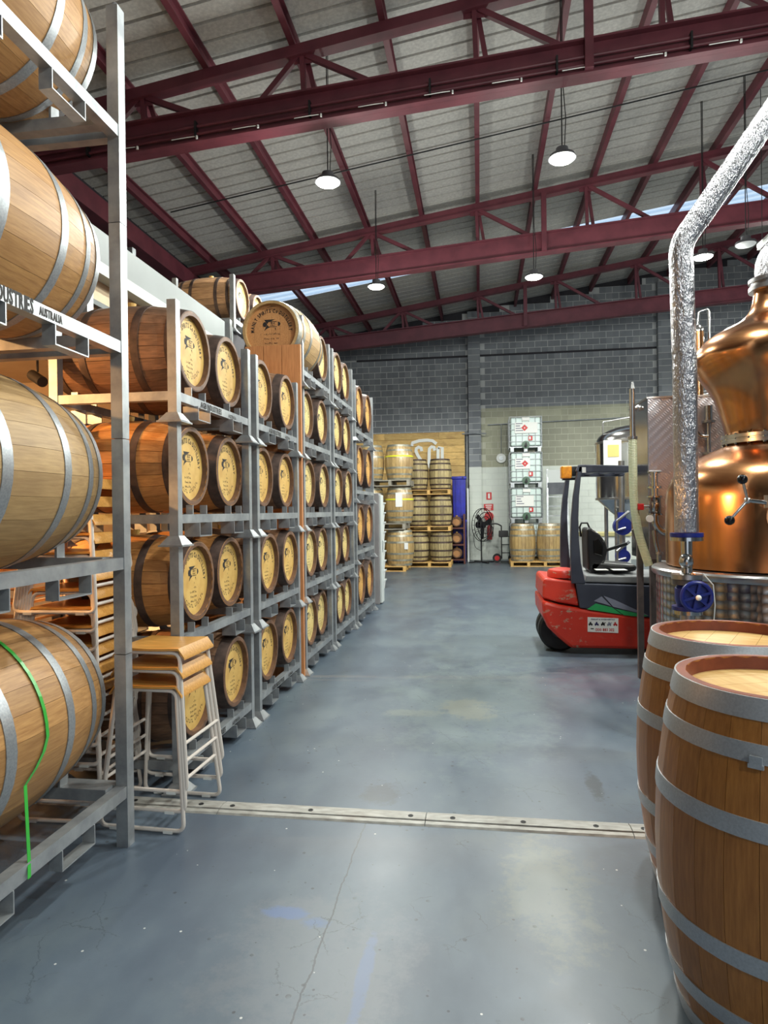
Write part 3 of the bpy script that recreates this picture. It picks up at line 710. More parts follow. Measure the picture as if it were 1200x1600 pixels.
for si, (nm, y0, y1, nt_) in enumerate(stacks):
    wdt = y1-y0; yc = (y0+y1)/2; P = rack_parts(round(wdt,3), .75, PITCH, True, RAIL, .055, .17)
    offs = (-.305, .305) if si < 2 else (-.29, .29)
    for k in range(nt_):
        tb = [(x, o+s*.1) for o in offs for s in (-1, 1) for x in (0, -.75)]
        rack('flared-foot galvanised rack, %s of %s' % (tiers[k], nm), (-1.75, yc, k*PITCH), P, RAIL, .75, tb, LET if (si, k) in ((0,3),(0,0),(1,3),(1,0)) else None, 'flared-foot cask racks')
        for j, o in enumerate(offs):
            if si == 2 and k == 4 and j == 0: continue
            z = k*PITCH + RAIL + .008
            side = ('nearer', 'farther')[j]
            if si == 0: kind, tn = (C1A, 'amber-brown') if k in (1, 2) else (C1D, 'dark aged')
            elif si == 1: kind, tn = C1D, 'dark aged'
            else: kind, tn = C2, 'dark brown'
            dx = random.uniform(-.03, .025); 
            barrel(kind, '%s cask, cream head, %s on %s of %s' % (tn, side, tiers[k], nm),
                   (-1.745-.42+dx, yc+o, z), 0, False, 'casks with stencilled heads in the aisle racks', random.uniform(0,.26))
# end stack of wider casks
P5 = rack_parts(1.5, .8, .87, True, RAIL, .055, .17)
for k in range(4):
    rack('galvanised wide rack with flared feet, %s of the end stack' % tiers[k], (-1.75, 9.82, k*.87), P5, RAIL, .8, [(x, o+s*.1) for o in (-.36,.36) for s in (-1,1) for x in (0,-.8)], None, 'flared-foot cask racks')
    for j, o in enumerate((-.37, .37)):
        barrel(C5, 'wide cask with amber painted head, %s one on the %s of the end stack' % (('nearer','farther')[j], tiers[k]), (-1.73-.46, 9.82+o, k*.87+RAIL+.022), 0, False, 'wide amber-headed casks in the end stack')
# big pale cask turned head-on above the timber board
barrel(BIG, 'big pale oak cask turned head-on above the tall timber board', (-2.02, 6.70, 4*PITCH+RAIL+.03), -PI/2, False)
# timber board
tb = thing('timber_board', 'tall upright board of brown timber planks wedged between two cask rack stacks', 'board', (-1.985, 6.17, 0))
M['board'] = wood('brown_board', (200,138,88), (174,112,66), None, .5, 0, var=.2)
for i in range(3):
    me = MB().box(0, 3.25, -.091, .091, -.018, .018).mesh('plank', M['board'])
    put('plank', me, tb, Matrix.Translation((-.187+.187*i, 0, 0)) @ Matrix.Rotation(-PI/2, 4, 'Y') @ Matrix.Rotation(PI/2, 4, 'X'))
# casks upstairs on the mezzanine
PM = rack_parts(1.18, .75, .72, True, RAIL, .055, .17)
for lab, cx, cy, labs in (('galvanised cask rack standing on the mezzanine behind the head-on cask', -2.99, 8.3, ('weathered patchwork cask in the mezzanine rack, nearer one', 'weathered cask in the mezzanine rack, farther one behind the patchwork cask')),
                          ('galvanised cask rack deeper on the mezzanine beside the orange beam', -4.1, 7.1, ('small-looking pale-headed cask deeper on the mezzanine beside the orange beam', 'cask hidden mostly by its neighbour deeper on the mezzanine'))):
    rack(lab, (cx, cy, 3.84), PM, RAIL, .75, [(x, o+s*.1) for o in (-.3,.3) for s in (-1,1) for x in (0,-.75)])
    for j, o in enumerate((-.31, .3)):
        barrel(OLD, labs[j], (cx-.42+.03, cy+o, 3.84+RAIL+.022), 0, False, None, random.random())
ob = thing('pallet_racking', 'orange beam pallet racking upright standing on the mezzanine', 'racking', (-4.6, 8.2, 3.84))
MB().box(-.045,.045,-.045,.045,0,1.35).build('upright', M['galv'], ob); MB().box(-.045,.045,2.4,2.49,0,1.35).build('upright', M['galv'], ob)
MB().box(-.03,.03,.045,2.4,1.0,1.13).build('beam', M['orange'], ob)

# tall rack of big casks nearest the camera
d = 1.9; wv = 1.13; yc = 2.98-wv/2; base = 0
labs_r = ['bottom galvanised tall rack holding the green-strapped big cask', 'second galvanised tall rack up, holding the knotty pale cask', 'third galvanised tall rack up, rail lettered in black stencil', 'topmost galvanised tall rack under the roof']
labs_c = ['big oak cask with a green strap, lowest in the tall near rack', 'big pale oak cask with a small knot, second up in the tall near rack', 'big honey oak cask with open stave seams, third up in the tall near rack', 'big honey oak cask topmost in the tall near rack']
seams = [0, .94, 1.99, 3.04, 4.10]
for k in range(4):
    h = seams[k+1]-seams[k]; rail = (.300 if k == 0 else .470)
    P = rack_parts(wv, d, round(h-.004,3), False, rail, .06, .22)
    t = rack(labs_r[k], (-1.74, yc, seams[k]), [p for p in P if p[0] != 'end_cap' or k == 3], rail, d, None, None, 'tall racks of big casks')
    if k == 2:
        for tx_, sz, a1, sq in (('AGB INDUSTRIES', .082, -.095, .5), ('AUSTRALIA', .048, .082, .5)):
            put('rail_lettering', flat(flat(MB(), text_line(tx_, sz, 0, 0, 'r', sq), lambda a, b_: (0, a, b_)), text_line(tx_, sz, 0, 0, 'r', sq), lambda a, b_: (.0002, a+.0035, b_)).mesh('rail_lettering', M['ink']), t, loc=(.0275, a1, rail-(.055 if sz > .06 else .046)))
    zc = [.715, 1.816, 2.875, 3.92][k]
    if 'x' not in TABS: add_tabs(t, [], 0, 'x')
    for yy in (wv/2-.09, -wv/2+.09):   # cross bearers carrying the cask
        MB().box(-d+.03, -.03, yy-.03, yy+.03, zc-.40-seams[k]-.055, zc-.40-seams[k]+.0).build('bearer', M['galv'], t)
        for xx in (-.47-.2, -.47+.2): MB().box(xx-.006, xx+.006, yy-.03, yy+.03, zc-.40-seams[k], zc-.40-seams[k]+.075).build('cradle_tab', M['galv'], t)
    c = barrel([FG, FG2, FG, FG][k], labs_c[k], (-2.21, 2.425, zc-.45), PI/2, False, 'big casks in the tall near rack', [.05,.16,.02,.1][k])
    if k == 0:
        M['strap'] = mat('green_strap', (58,168,64), None, .3)
        pts = []
        for i in range(40):
            a = -.35 + 3.1*i/39; pts.append(((.47)*math.cos(a), (.47)*math.sin(a)))
        p = MB(); vs = []; fs = []
        ya = 2.43
        seq = [(-1.70, .25), (-1.715, .30)] + [(-2.21+.457*math.cos(a), .715+.457*math.sin(a)) for a in [(-.35+i*.12) for i in range(24)]]
        for i, (x_, z_) in enumerate(seq):
            yy = ya - (.19 if i == 0 else .17 if i == 1 else .1 if i == 2 else .055 if i == 3 else .02 if i == 4 else 0)
            vs += [(x_, yy-.009, z_), (x_, yy+.009, z_)]
        fs = [(2*i, 2*i+1, 2*i+3, 2*i+2) for i in range(len(seq)-1)]
        o = p.add(vs, fs).build('strap', M['strap'], None); tag(o, 'green plastic strap looped over the lowest big cask', 'strap')
        sd = o.modifiers.new('solid', 'SOLIDIFY'); sd.thickness = .0015

# ------------------------------------------------------------------ bar stools
seat = MB(); n = 12
def seat_z(u): return .012 - .05*max(0, abs(u)-.8)/.2*max(0, abs(u)-.8)/.2*1.0 - .008*math.cos(u*PI/2)
ring = []
for i in range(n+1):
    u = -1+2*i/n; ring.append((u*.205, seat_z(u)))
poly = ring + [(x, z-.012) for x, z in ring[::-1]]
seat.prism([(x, z) for x, z in poly][::-1], 'y', -.17, .17)
seat_me = seat.mesh('seat', M['ply'], True)
fr = []
for s in (-1, 1):
    y_t, y_b = s*.155, s*.215
    pts = fillet([(-.175, y_t, .70), (-.235, y_b, .011), (.235, y_b, .011), (.175, y_t, .70)], .045, 5)
    pts = fillet([(0, y_t, .705)] + [(-.17, y_t, .705), (-.235, y_b, .012), (.235, y_b, .012), (.17, y_t, .705)] + [(0.001, y_t, .705)], .045, 5)
    fr.append(MB().tube(pts, .0105, 8).mesh('side_frame', M['white_tube'], True))
rung_me = []
for s in (-1, 1): rung_me.append(MB().tube([(s*.213, -.19, .25), (s*.213, .19, .25)], .009, 8).mesh('footrest', M['white_tube'], True))
pad_me = MB().cb((0,0,.006), (.05,.024,.014)).mesh('floor_pad', M['white'])
def stool(label, x, y, z, rz, group):
    t = thing('bar_stool', label, 'stool', (x, y, z), rz, group)
    put('seat', seat_me, t, loc=(0,0,.722))
    for f_ in fr: put('side_frame', f_, t)
    for r_ in rung_me: put('footrest', r_, t)
    for s in (-1,1):
        for u in (-.15,.15): put('floor_pad', pad_me, t, loc=(u, s*.215, 0))
    return t
for i in range(3):
    stool(['lowest white-framed stool of the short stack beside the rack post', 'middle white-framed stool of the short stack beside the rack post', 'top white-framed stool of the short stack, its whole plywood seat showing'][i],
          -1.725+.004*i, 3.335+.012*i, .095*i, -.04, 'stools in the short stack')
ords = ['lowest', 'second', 'third', 'fourth', 'fifth', 'sixth', 'seventh', 'eighth', 'ninth', 'tenth', 'eleventh', 'topmost']
for i in range(12):
    stool('white-framed plywood stool, %s up in the tall stack behind the near rack' % ords[i], -2.215-.004*i, 3.36+.004*i, .099*i, .03, 'stools in the tall stack')
for i in range(7):
    stool('white-framed plywood stool, %s up in the shorter stack tucked behind the tall one' % (ords[i] if i < 6 else 'topmost'), -2.80-.012*i, 3.38, .099*i, 1.35, 'stools in the tucked-away stack')
# ------------------------------------------------------------------ right side: still, tanks, forklift
_ci = cam.matrix_world.copy()
def at(x, y, Y):        # a point seen at (x, y) of the 1200x1600 frame, at the real distance Y down the hall
    d = _ci.to_3x3() @ Vector(((x-600)/1020, -(y-800)/1020, -1)); return Vector((0,0,1.62)) + d*(Y/d.y)
barrel(HOG, 'upright varnished wine cask with red-brown rim, nearest the camera', (.948, 2.232, 0), .3, True, 'upright varnished casks', .1, False)
hb = [o for o in COL.objects if o.name.startswith('cask') and o.type == 'EMPTY'][-1]
cl = MB().box(-.016,.016,-.003,.003,0,.034); cl.box(-.02,.02,-.004,.004,.0,.012)
cl_me = cl.mesh('hoop_clip', M['steel_d'])
a = math.radians(-124); cl_me.materials[0] = M['galv_hoop']; put('hoop_clip', cl_me, hb, Matrix.Rotation(-.3,4,'Z') @ Matrix.Translation((.362*math.cos(a), .362*math.sin(a), .895)) @ Matrix.Rotation(a+PI/2, 4, 'Z'))
barrel(HOG, 'upright varnished wine cask with red-brown rim, standing behind the nearest one', (1.062, 3.000, 0), 1.1, True, 'upright varnished casks', .0, False)

M['copper'] = mat('polished_copper', (218,160,112), (200,140,92), .21, 1, 2.2, .015, .3, .7)
m, nt, b = nodes('engine_turned_steel'); b.inputs['Metallic'].default_value = 1
vo = nt.nodes.new('ShaderNodeTexVoronoi'); vo.inputs['Scale'].default_value = 17; vo.inputs['Randomness'].default_value = .15
tc = nt.nodes.new('ShaderNodeTexCoord').outputs['Object']; nt.links.new(tc, vo.inputs['Vector'])
nt.links.new(rampn(nt, vo.outputs[0], [(0, lin((226,224,220))), (.6, lin((120,116,114)))]), b.inputs['Base Color']); b.inputs['Roughness'].default_value = .26; bump(nt, b, vo.outputs[0], .35, .02); M['quilt'] = m
m, nt, b = nodes('dimple_plate'); b.inputs['Metallic'].default_value = 1; b.inputs['Base Color'].default_value = (*lin((186,182,186)), 1); b.inputs['Roughness'].default_value = .38
tc = nt.nodes.new('ShaderNodeTexCoord').outputs['Object']; sx = nt.nodes.new('ShaderNodeSeparateXYZ'); nt.links.new(tc, sx.inputs[0])
k = 105.0; u = math_(nt, 'MULTIPLY', math_(nt, 'ADD', sx.outputs[0], sx.outputs[2]), k); v = math_(nt, 'MULTIPLY', math_(nt, 'SUBTRACT', sx.outputs[0], sx.outputs[2]), k)
h = math_(nt, 'POWER', math_(nt, 'ABSOLUTE', math_(nt, 'MULTIPLY', math_(nt, 'SINE', u), math_(nt, 'SINE', math_(nt, 'MULTIPLY', v, .35)))), 3.0)
bump(nt, b, h, .3, .006); M['dimple'] = m
m, nt, b = nodes('crinkled_foil'); b.inputs['Metallic'].default_value = 1; b.inputs['Base Color'].default_value = (*lin((186,186,192)), 1); b.inputs['Roughness'].default_value = .3
tc = nt.nodes.new('ShaderNodeTexCoord').outputs['Object']; n1 = noise(nt, 26, 3, tc, (1.6,1.6,.7), .7); bump(nt, b, n1, .8, .025); M['foil'] = m

SX, SY = 2.22, 5.38
s = thing('copper_still', 'large copper pot still with onion head on a quilted steel base', 'still', (SX, SY, 0))
MB().lathe([(0,.02),(.835,.02),(.835,1.1),(.0,1.1)], 64).build('skirt', M['quilt'], s, True)
MB().lathe([(.80,1.1),(.86,1.1),(.868,1.115),(.868,1.14),(.855,1.155),(.74,1.16)], 64).build('base_ring', M['steel_d'], s, True)
MB().lathe([(.70,1.15),(.757,1.17),(.76,1.45),(.757,1.68),(.745,1.76),(.715,1.84),(.66,1.91),(.58,1.965),(.46,2.03),(.37,2.072),(.33,2.09),(.31,2.11)], 64).build('pot', M['copper'], s, True)
MB().lathe([(.30,2.1),(.352,2.1),(.352,2.125),(.345,2.128),(.345,2.137),(.352,2.14),(.352,2.165),(.30,2.165)], 48).build('flange', M['steel_d'], s, True)
bt = MB().cyl((0,0,-.042),(0,0,.042),.012,8).mesh('flange_bolt', M['steel'])
for i in range(20): put('flange_bolt', bt, s, loc=(.338*math.cos(i*PI/10+.1), .338*math.sin(i*PI/10+.1), 2.132))
MB().lathe([(.305,2.15),(.318,2.17),(.345,2.28),(.37,2.37),(.398,2.46),(.452,2.555),(.488,2.605),(.527,2.68),(.545,2.73),(.548,2.765),(.538,2.805),(.512,2.855),(.47,2.90),(.41,2.945),(.345,2.98),(.27,3.015),(.215,3.046),(.17,3.085),(.142,3.13),(.126,3.18),(.112,3.27),(.108,3.30)], 64).build('onion_head', M['copper'], s, True)
MB().lathe([(.10,3.27),(.15,3.27),(.15,3.30),(.135,3.305),(.135,3.33),(.15,3.335),(.15,3.36),(.1,3.36)], 32).build('neck_clamp', M['steel_d'], s, True)
el = [(0,0,3.34),(0,0,3.44)] + [(.16-.16*math.cos(i*PI/16), .0, 3.44+.16*math.sin(i*PI/16)) for i in range(1,9)] + [(.9,0,3.62)]
MB().tube(el, .105, 20).build('swan_neck', M['foil'], s, True)
n_ = Vector((-.25,-.968,0)); mw = n_*.75 + Vector((0,0,1.55)); sd = Vector((-.954,.30,0))*1.0
MB().cyl(tuple(mw - n_*.06), tuple(mw + n_*.07), .14, 36).build('manway_collar', M['copper'], s, True)
MB().cyl(tuple(mw + n_*.07), tuple(mw + n_*.10), .155, 36).build('manway_cover', M['copper'], s, True)
hub = at(1168, 782, 4.40) - Vector((SX,SY,0)); k1 = at(1160, 749, 4.38) - Vector((SX,SY,0)); k2 = at(1140, 813, 4.38) - Vector((SX,SY,0)); e_ = at(1202, 786, 4.44) - Vector((SX,SY,0))
hd = MB(); hd.cyl(tuple(hub), tuple(e_), .014, 12); hd.ball(tuple(hub), .022, 12); hd.cyl(tuple(hub), tuple(k1), .009, 10); hd.cyl(tuple(hub), tuple(k2), .009, 10)
hd.build('clamp_handle', M['steel'], s, True)
for p in (k1, k2): MB().ball(tuple(p), .031, 20).build('ball_knob', M['blackgloss'], s, True)
MB().cyl(tuple(e_ + Vector((0,0,-.03))), tuple(e_ + Vector((0,0,.05))), .03, 12).build('clamp_block', M['steel_d'], s, True)

# foil-wrapped pipe and its valve
PX, PY = 1.314, 4.44
fp = thing('foil_pipe', 'crinkled foil-wrapped vapour pipe rising then angling up beside the copper still', 'pipe', (PX, PY, 0))
rr = .073
MB().tube([(0,0,1.46),(0,0,2.62)], rr, 24).build('pipe_section', M['foil'], fp, True)
MB().tube([(-.004,0,2.61),(-.012,0,3.17)], rr, 24).build('pipe_section', M['foil'], fp, True)
bend = fillet([(-.012,0,3.15),(-.018,0,3.31),(.115,0,3.50)], .12, 6)
MB().tube(bend, rr, 24).build('elbow', M['foil'], fp, True)
MB().tube([(.085,0,3.455),(.43,0,3.95)], rr+.002, 24).build('pipe_section', M['foil'], fp, True)
MB().tube([(.425,0,3.943),(1.75,0,5.85)], rr, 24).build('pipe_section', M['foil'], fp, True)
MB().lathe([(0,1.43),(.1,1.43),(.1,1.455),(0,1.455)], 28).build('blue_gasket', M['bluepaint'], fp, True)
MB().lathe([(0,1.405),(.1,1.405),(.1,1.428),(0,1.428)], 28).build('top_flange', M['steel'], fp, True)
MB().lathe([(.036,1.41),(.034,1.3),(.034,1.2),(.05,1.19)], 20).build('stub_pipe', M['steel'], fp, True)
MB().ball((-.01,-.02,1.275), .045, 14, (1,1,1.15)).build('joint', M['steel'], fp, True)
MB().lathe([(0,1.16),(.095,1.16),(.095,1.19),(0,1.19)], 28).build('lower_flange', M['steel_d'], fp, True)
MB().lathe([(0,1.125),(.088,1.125),(.088,1.158),(0,1.158)], 28).build('valve_bonnet', M['lamp_body'], fp, True)
vb = MB(); vb.lathe([(.0,.985),(.062,.985),(.075,1.02),(.075,1.10),(.055,1.125),(0,1.125)], 24)
vb.build('valve_body', M['bluepaint'], fp, True)
wh = MB(); wc = Vector((.02,-.12,1.06)); ring = [(wc.x+.088*math.cos(a), wc.y-.0, wc.z+.088*math.sin(a)) for a in [i*2*PI/28 for i in range(28)]]
wh.tube(ring, .013, 8, True)
for a in (.3, 1.35, 2.4): wh.bar((wc.x-.085*math.cos(a), wc.y, wc.z-.085*math.sin(a)), (wc.x+.085*math.cos(a), wc.y, wc.z+.085*math.sin(a)), .016, .022, (0,1,0))
wh.cyl((wc.x, wc.y+.012, wc.z), (wc.x, wc.y+.02, wc.z), .084, 28)
wh.cyl((wc.x, .0, wc.z), (wc.x, wc.y-.01, wc.z), .02, 14); wh.build('handwheel', M['bluepaint'], fp, True)
MB().ball((wc.x+.005, wc.y-.02, wc.z-.005), .018, 12).build('hub_nut', M['white'], fp, True)
MB().lathe([(0,.935),(.09,.935),(.09,.96),(.0,.96)], 28).build('foot_flange', M['steel'], fp, True); MB().lathe([(0,.96),(.094,.96),(.094,.985),(0,.985)], 28).build('blue_flange', M['bluepaint'], fp, True)
MB().lathe([(.045,.94),(.045,.0),(.09,.0),(.09,.012),(.045,.012)], 20).build('drain_pipe', M['steel_d'], fp, True)
MB().tube([(.075,-.06,1.2),(.13,-.08,1.13),(.14,-.08,1.0),(.135,-.07,.9),(.06,-.05,.86)], .004, 6).build('sensor_lead', M['white'], fp, True)

# dimple-plate tank with its stand, fittings and hose
TX, TY = 1.585, 6.50
t = thing('condenser_tank', 'dimpled stainless tank with polished side standing behind the copper still', 'tank', (TX, TY, 0))
body = MB(); body.box(.0,1.15,.012,.72,1.12,2.655); body.build('tank_shell', M['steel'], t)
MB().box(.004,1.146,-.004,.012,1.12,2.655).build('dimple_panel', M['dimple'], t)
MB().box(-.012,1.162,-.016,.732,2.655,2.672).build('lid', M['steel_d'], t)
MB().frustum((.575,.366,.92), .22, .35, .2).build('hopper', M['steel'], t)
lg = MB().box(-.03,.03,-.03,.03,0,1.13).mesh('leg', M['steel_post'])
for p in ((.04,.02),(1.12,.02),(.3,.7),(1.12,.7)): put('leg', lg, t, loc=(p[0], p[1], 0))
MB().cyl((-.03,.05,2.575),(-.13,.03,2.575),.022,14).build('spout', M['steel_d'], t, True); MB().ball((-.07,.04,2.575), .032, 12).build('spout_union', M['steel_d'], t, True)
st_ = thing('stand_post', 'dull square steel stand post with a foot rail beside the forklift', 'post', (1.50, 6.50, 0))
MB().box(-.026,.026,-.026,.026,0,1.3).build('upright', M['steel_post'], st_); MB().box(.026,.10,-.02,.02,.06,.1).build('foot_rail', M['steel_post'], st_)
MB().bar((.0,0,1.28),(-.05,.0,1.42),.05,.05,(0,1,0)).build('top_bracket', M['steel_post'], st_)
h0 = at(989, 690, 6.42)
M['hose'] = None
m, nt, b = nodes('ribbed_clear_hose'); b.inputs['Base Color'].default_value = (*lin((196,204,166)), 1); b.inputs['Roughness'].default_value = .3; b.inputs['Coat Weight'].default_value = .4
tc = nt.nodes.new('ShaderNodeTexCoord').outputs['Object']; wv_ = nt.nodes.new('ShaderNodeTexWave'); wv_.bands_direction = 'Z'; wv_.inputs['Scale'].default_value = 22; nt.links.new(tc, wv_.inputs[0]); bump(nt, b, wv_.outputs[1], .4, .01)
nt.links.new(rampn(nt, wv_.outputs[1], [(0, lin((176,186,150))), (1, lin((214,220,186)))]), b.inputs['Base Color']); M['hose'] = m
ho = thing('clear_hose', 'ribbed pale green hose clamped to a slant-cut steel pipe', 'hose', tuple(h0))
q = [at(x, y, Y) - h0 for x, y, Y in ((988.5,684,6.42),(989,730,6.42),(989.5,770,6.42),(992,800,6.41),(998,835,6.40),(1006,860,6.39),(1014,884,6.38))]
MB().tube(fillet([tuple(p) for p in q], .1, 3), .039, 16).build('hose', M['hose'], ho, True)
pt = MB(); p0 = q[0]; pt.tube([tuple(p0+Vector((0,0,-.04))), tuple(p0+Vector((0,0,.46)))], .027, 16); pt.build('steel_pipe', M['steel'], ho, True)
MB().frustum(tuple(p0+Vector((.002,0,.455))), .02, .008, .07).build('pipe_tip', M['steel'], ho)
MB().tube([tuple(p0+Vector((0,0,-.015))), tuple(p0+Vector((0,0,.012)))], .043, 16).build('hose_clamp', M['steel_d'], ho, True)

v0 = at(1023, 790, 6.38)
va = thing('valve_assembly', 'stainless sanitary valve with red lever in front of the dimpled tank', 'valve', tuple(v0))
VB = MB().lathe([(.0,-.09),(.07,-.09),(.07,-.075),(.035,-.07),(.052,-.05),(.055,.0),(.052,.05),(.035,.07),(.07,.075),(.07,.09),(.03,.09),(.03,.16),(.065,.16),(.065,.18),(.03,.18),(.03,.3),(.05,.3),(.05,.31),(0,.31)], 24)
VB.build('valve_body', M['steel'], va, True)
rod = MB().cyl((0,0,-.085),(0,0,.085),.008,8).mesh('tie_rod', M['steel_d'])
for i in range(4): put('tie_rod', rod, va, loc=(.06*math.cos(i*PI/2+.7), .06*math.sin(i*PI/2+.7), 0))
MB().cyl((-.05,-.0,-.01),(-.1,0,-.01),.018,12).build('stem', M['steel_d'], va, True)
MB().box(-.155,-.1,-.025,.025,-.04,.02).build('lever', M['red'], va, bevel=.006)
MB().tube([(-.06,-.02,.315),(.06,.02,.318)], .012, 8).build('tee_handle', M['steel_d'], va, True)
MB().tube(fillet([(0,0,-.08),(0,0,-.17),(.05,0,-.24),(.13,0,-.255),(.26,0,-.25)], .08, 5), .034, 18).build('elbow_pipe', M['copper'] if False else M['steel'], va, True)
MB().cyl((.14,0,-.255),(.16,0,-.255),.055,18).build('clamp_ring', M['steel_d'], va, True); MB().cyl((.2,0,-.25),(.22,0,-.25),.05,18).build('clamp_ring', M['steel_d'], va, True)
g = MB(); g.cyl((-.06,-.05,-.12),(-.06,-.07,-.12),.033,20); g.build('gauge', M['paper'], va, True)
dp = thing('drain_trap', 'bent stainless drain pipe below the red-levered valve', 'pipe', tuple(at(1026, 838, 6.36)))
o_ = at(1026, 838, 6.36)
w_ = [at(x, y, 6.36)-o_ for x, y in ((1022,828),(1025,850),(1030,866),(1029,880),(1035,893))]
MB().tube(fillet([tuple(p) for p in w_], .05, 3), .022, 12).build('trap', M['steel'], dp, True)
w2 = at(1034, 893, 6.36)-o_
MB().tube([tuple(w2), (w2.x, w2.y, -o_.z)], .011, 10).build('down_pipe', M['steel'], dp, True)
MB().cyl(tuple(w_[2]+Vector((0,0,.02))), tuple(w_[2]+Vector((0,0,-.0))), .034, 14).build('union', M['steel_d'], dp, True)
f0 = at(1107, 660, 6.46)
ft = thing('vent_fitting', 'upright stainless vent tube with side bend on the dimpled tank front', 'fitting', tuple(f0))
MB().tube([(0,0,-.28),(0,0,.0)], .018, 14).build('lower_tube', M['steel'], ft, True); MB().tube([(0,0,.02),(0,0,.155)], .036, 18).build('vent_tube', M['steel'], ft, True)
MB().lathe([(.0,-.005),(.055,-.005),(.055,.018),(0,.018)], 18).build('clamp_ring', M['steel_d'], ft, True); MB().lathe([(.0,-.3),(.05,-.3),(.05,-.28),(0,-.28)], 18).build('foot_clamp', M['steel_d'], ft, True)
MB().tube(fillet([(0,0,-.13),(-.07,0,-.13),(-.13,0,-.06),(-.135,0,.03)], .06, 5), .018, 12).build('side_bend', M['steel'], ft, True); MB().tube([(-.135,0,.03),(-.135,0,.12)], .012, 10).build('bend_tip', M['steel_d'], ft, True)

# copper column and dome-topped tanks beyond
c0 = at(1091, 620, 8.9)
cc_ = thing('copper_column', 'slim copper column with capped top behind the foil pipe', 'column still', (c0.x, c0.y, 0))
ztop = at(1091, 512, 8.9).z; zm = at(1091, 552, 8.9).z
MB().lathe([(0,0.0),(.062,0),(.062,zm),(.075,zm),(.075,ztop-.05),(.0,ztop-.05)], 24).build('column', M['copper'], cc_, True)
MB().lathe([(.078,ztop-.06),(.078,ztop-.02),(.05,ztop+.02),(0,ztop+.03)], 24).build('cap', M['steel'], cc_, True)
MB().tube(fillet([(.02,0,ztop+.2),(.14,0,ztop+.24),(.15,0,ztop-1.1)], .05, 4), .016, 10).build('steam_line', M['steel'], cc_, True); MB().tube([(.0,0,ztop+.02),(.02,0,ztop+.2)], .014, 8).build('riser', M['steel'], cc_, True)
MB().tube([(.06,0,zm-.18),(.6,0,zm-.18)], .03, 12).build('vapour_arm', M['copper'], cc_, True)
def tank(label, x, y, r, zb_, zt_, dome, cone, legs, extra=True):
    t = thing('brewing_tank', label, 'tank', (x, y, 0))
    pr = [(0, zb_-cone), (.06, zb_-cone), (r, zb_)] if cone else [(0, zb_), (r, zb_)]
    MB().lathe(pr, 48).build('cone' if cone else 'base', M['steel'], t, True)
    MB().lathe([(r, zb_), (r, zt_)], 48).build('shell', M['steel'], t, True)
    MB().lathe([(r*math.cos(i*PI/16), zt_+dome*math.sin(i*PI/16)) for i in range(9)], 48).build('dome', M['steel'], t, True)
    for z in (zb_, zt_): MB().lathe([(r, z-.02),(r+.012, z-.015),(r+.012, z+.015),(r, z+.02)], 48).build('seam_band', M['steel_d'], t, True)
    if legs:
        for i in range(4):
            a = PI/4 + i*PI/2; MB().cyl((r*.92*math.cos(a), r*.92*math.sin(a), 0), (r*.92*math.cos(a), r*.92*math.sin(a), zb_+.1), .035, 12).build('leg', M['steel_d'], t, True)
    if cone: MB().lathe([(.05,zb_-cone-.25),(.05,zb_-cone),(.08,zb_-cone),(.08,zb_-cone-.03)], 16).build('outlet', M['steel_d'], t, True)
    return t
p_ = at(996, 690, 12.2)
ft2 = tank('conical stainless fermenter with handrail standing behind the forklift', p_.x, 12.2, at(996,690,12.2).x-at(931,690,12.2).x, at(996,779,12.2).z, at(996,692,12.2).z, .32, .62, True)
R_ = at(996,690,12.2).x-at(931,690,12.2).x; zt_ = at(996,692,12.2).z
MB().tube(fillet([(-R_*.85,-.1,zt_+.1),(-R_*.85,-.1,zt_+.38),(.2,-.1,zt_+.5)], .03, 3), .012, 8).build('handrail', M['steel_d'], ft2, True)
MB().cyl((-R_*.6,-R_*.7,zt_-1.18),(-R_*.62,-R_*.95,zt_-1.2),.06,14).build('sample_port', M['steel'], ft2, True)
p_ = at(957, 712, 11.36) - Vector((ft2.location)); MB().box(p_.x-.14,p_.x+.14,-.86,-.80,p_.z-.26,p_.z+.26).build('info_board', M['white'], ft2); MB().box(p_.x-.08,p_.x+.1,-.868,-.86,p_.z-.02,p_.z+.18).build('yellow_card', mat('yellow_card', (222,200,120), None, .6), ft2)
p_ = at(1130, 640, 9.6); tank('dome-topped stainless tank showing above the dimpled tank', p_.x, 9.6, .55, .5, at(1130,622,9.6).z-.02, .14, 0, True)
# pipe stand with blue valves
p_ = at(972, 830, 10.2)
ps = thing('pipe_stand', 'vertical steel pipe with two blue valves behind the forklift seat', 'pipe', (p_.x, p_.y, 0))
MB().tube([(0,0,0),(0,0,at(972,720,10.2).z)], .045, 16).build('riser_pipe', M['steel_d'], ps, True)
for py, r_ in ((822,.13),(868,.1)):
    zc = at(972, py, 10.2).z
    vb = MB(); vb.cyl((-.02,-.18,zc),(-.02,-.05,zc),r_,20); vb.build('valve', M['bluepaint'], ps, True)
    MB().cyl((-.02,-.1,zc),(-.02,-.1,zc+r_*1.6),.06,14).build('bonnet', M['bluepaint'], ps, True)
    MB().tube([(-.0,-.22,zc-.02),(-.12,-.25,zc-.05),(-.12,-.25,zc+.08),(.05,-.25,zc+.22)], .022, 8).build('lever', M['steel_d'], ps, True)

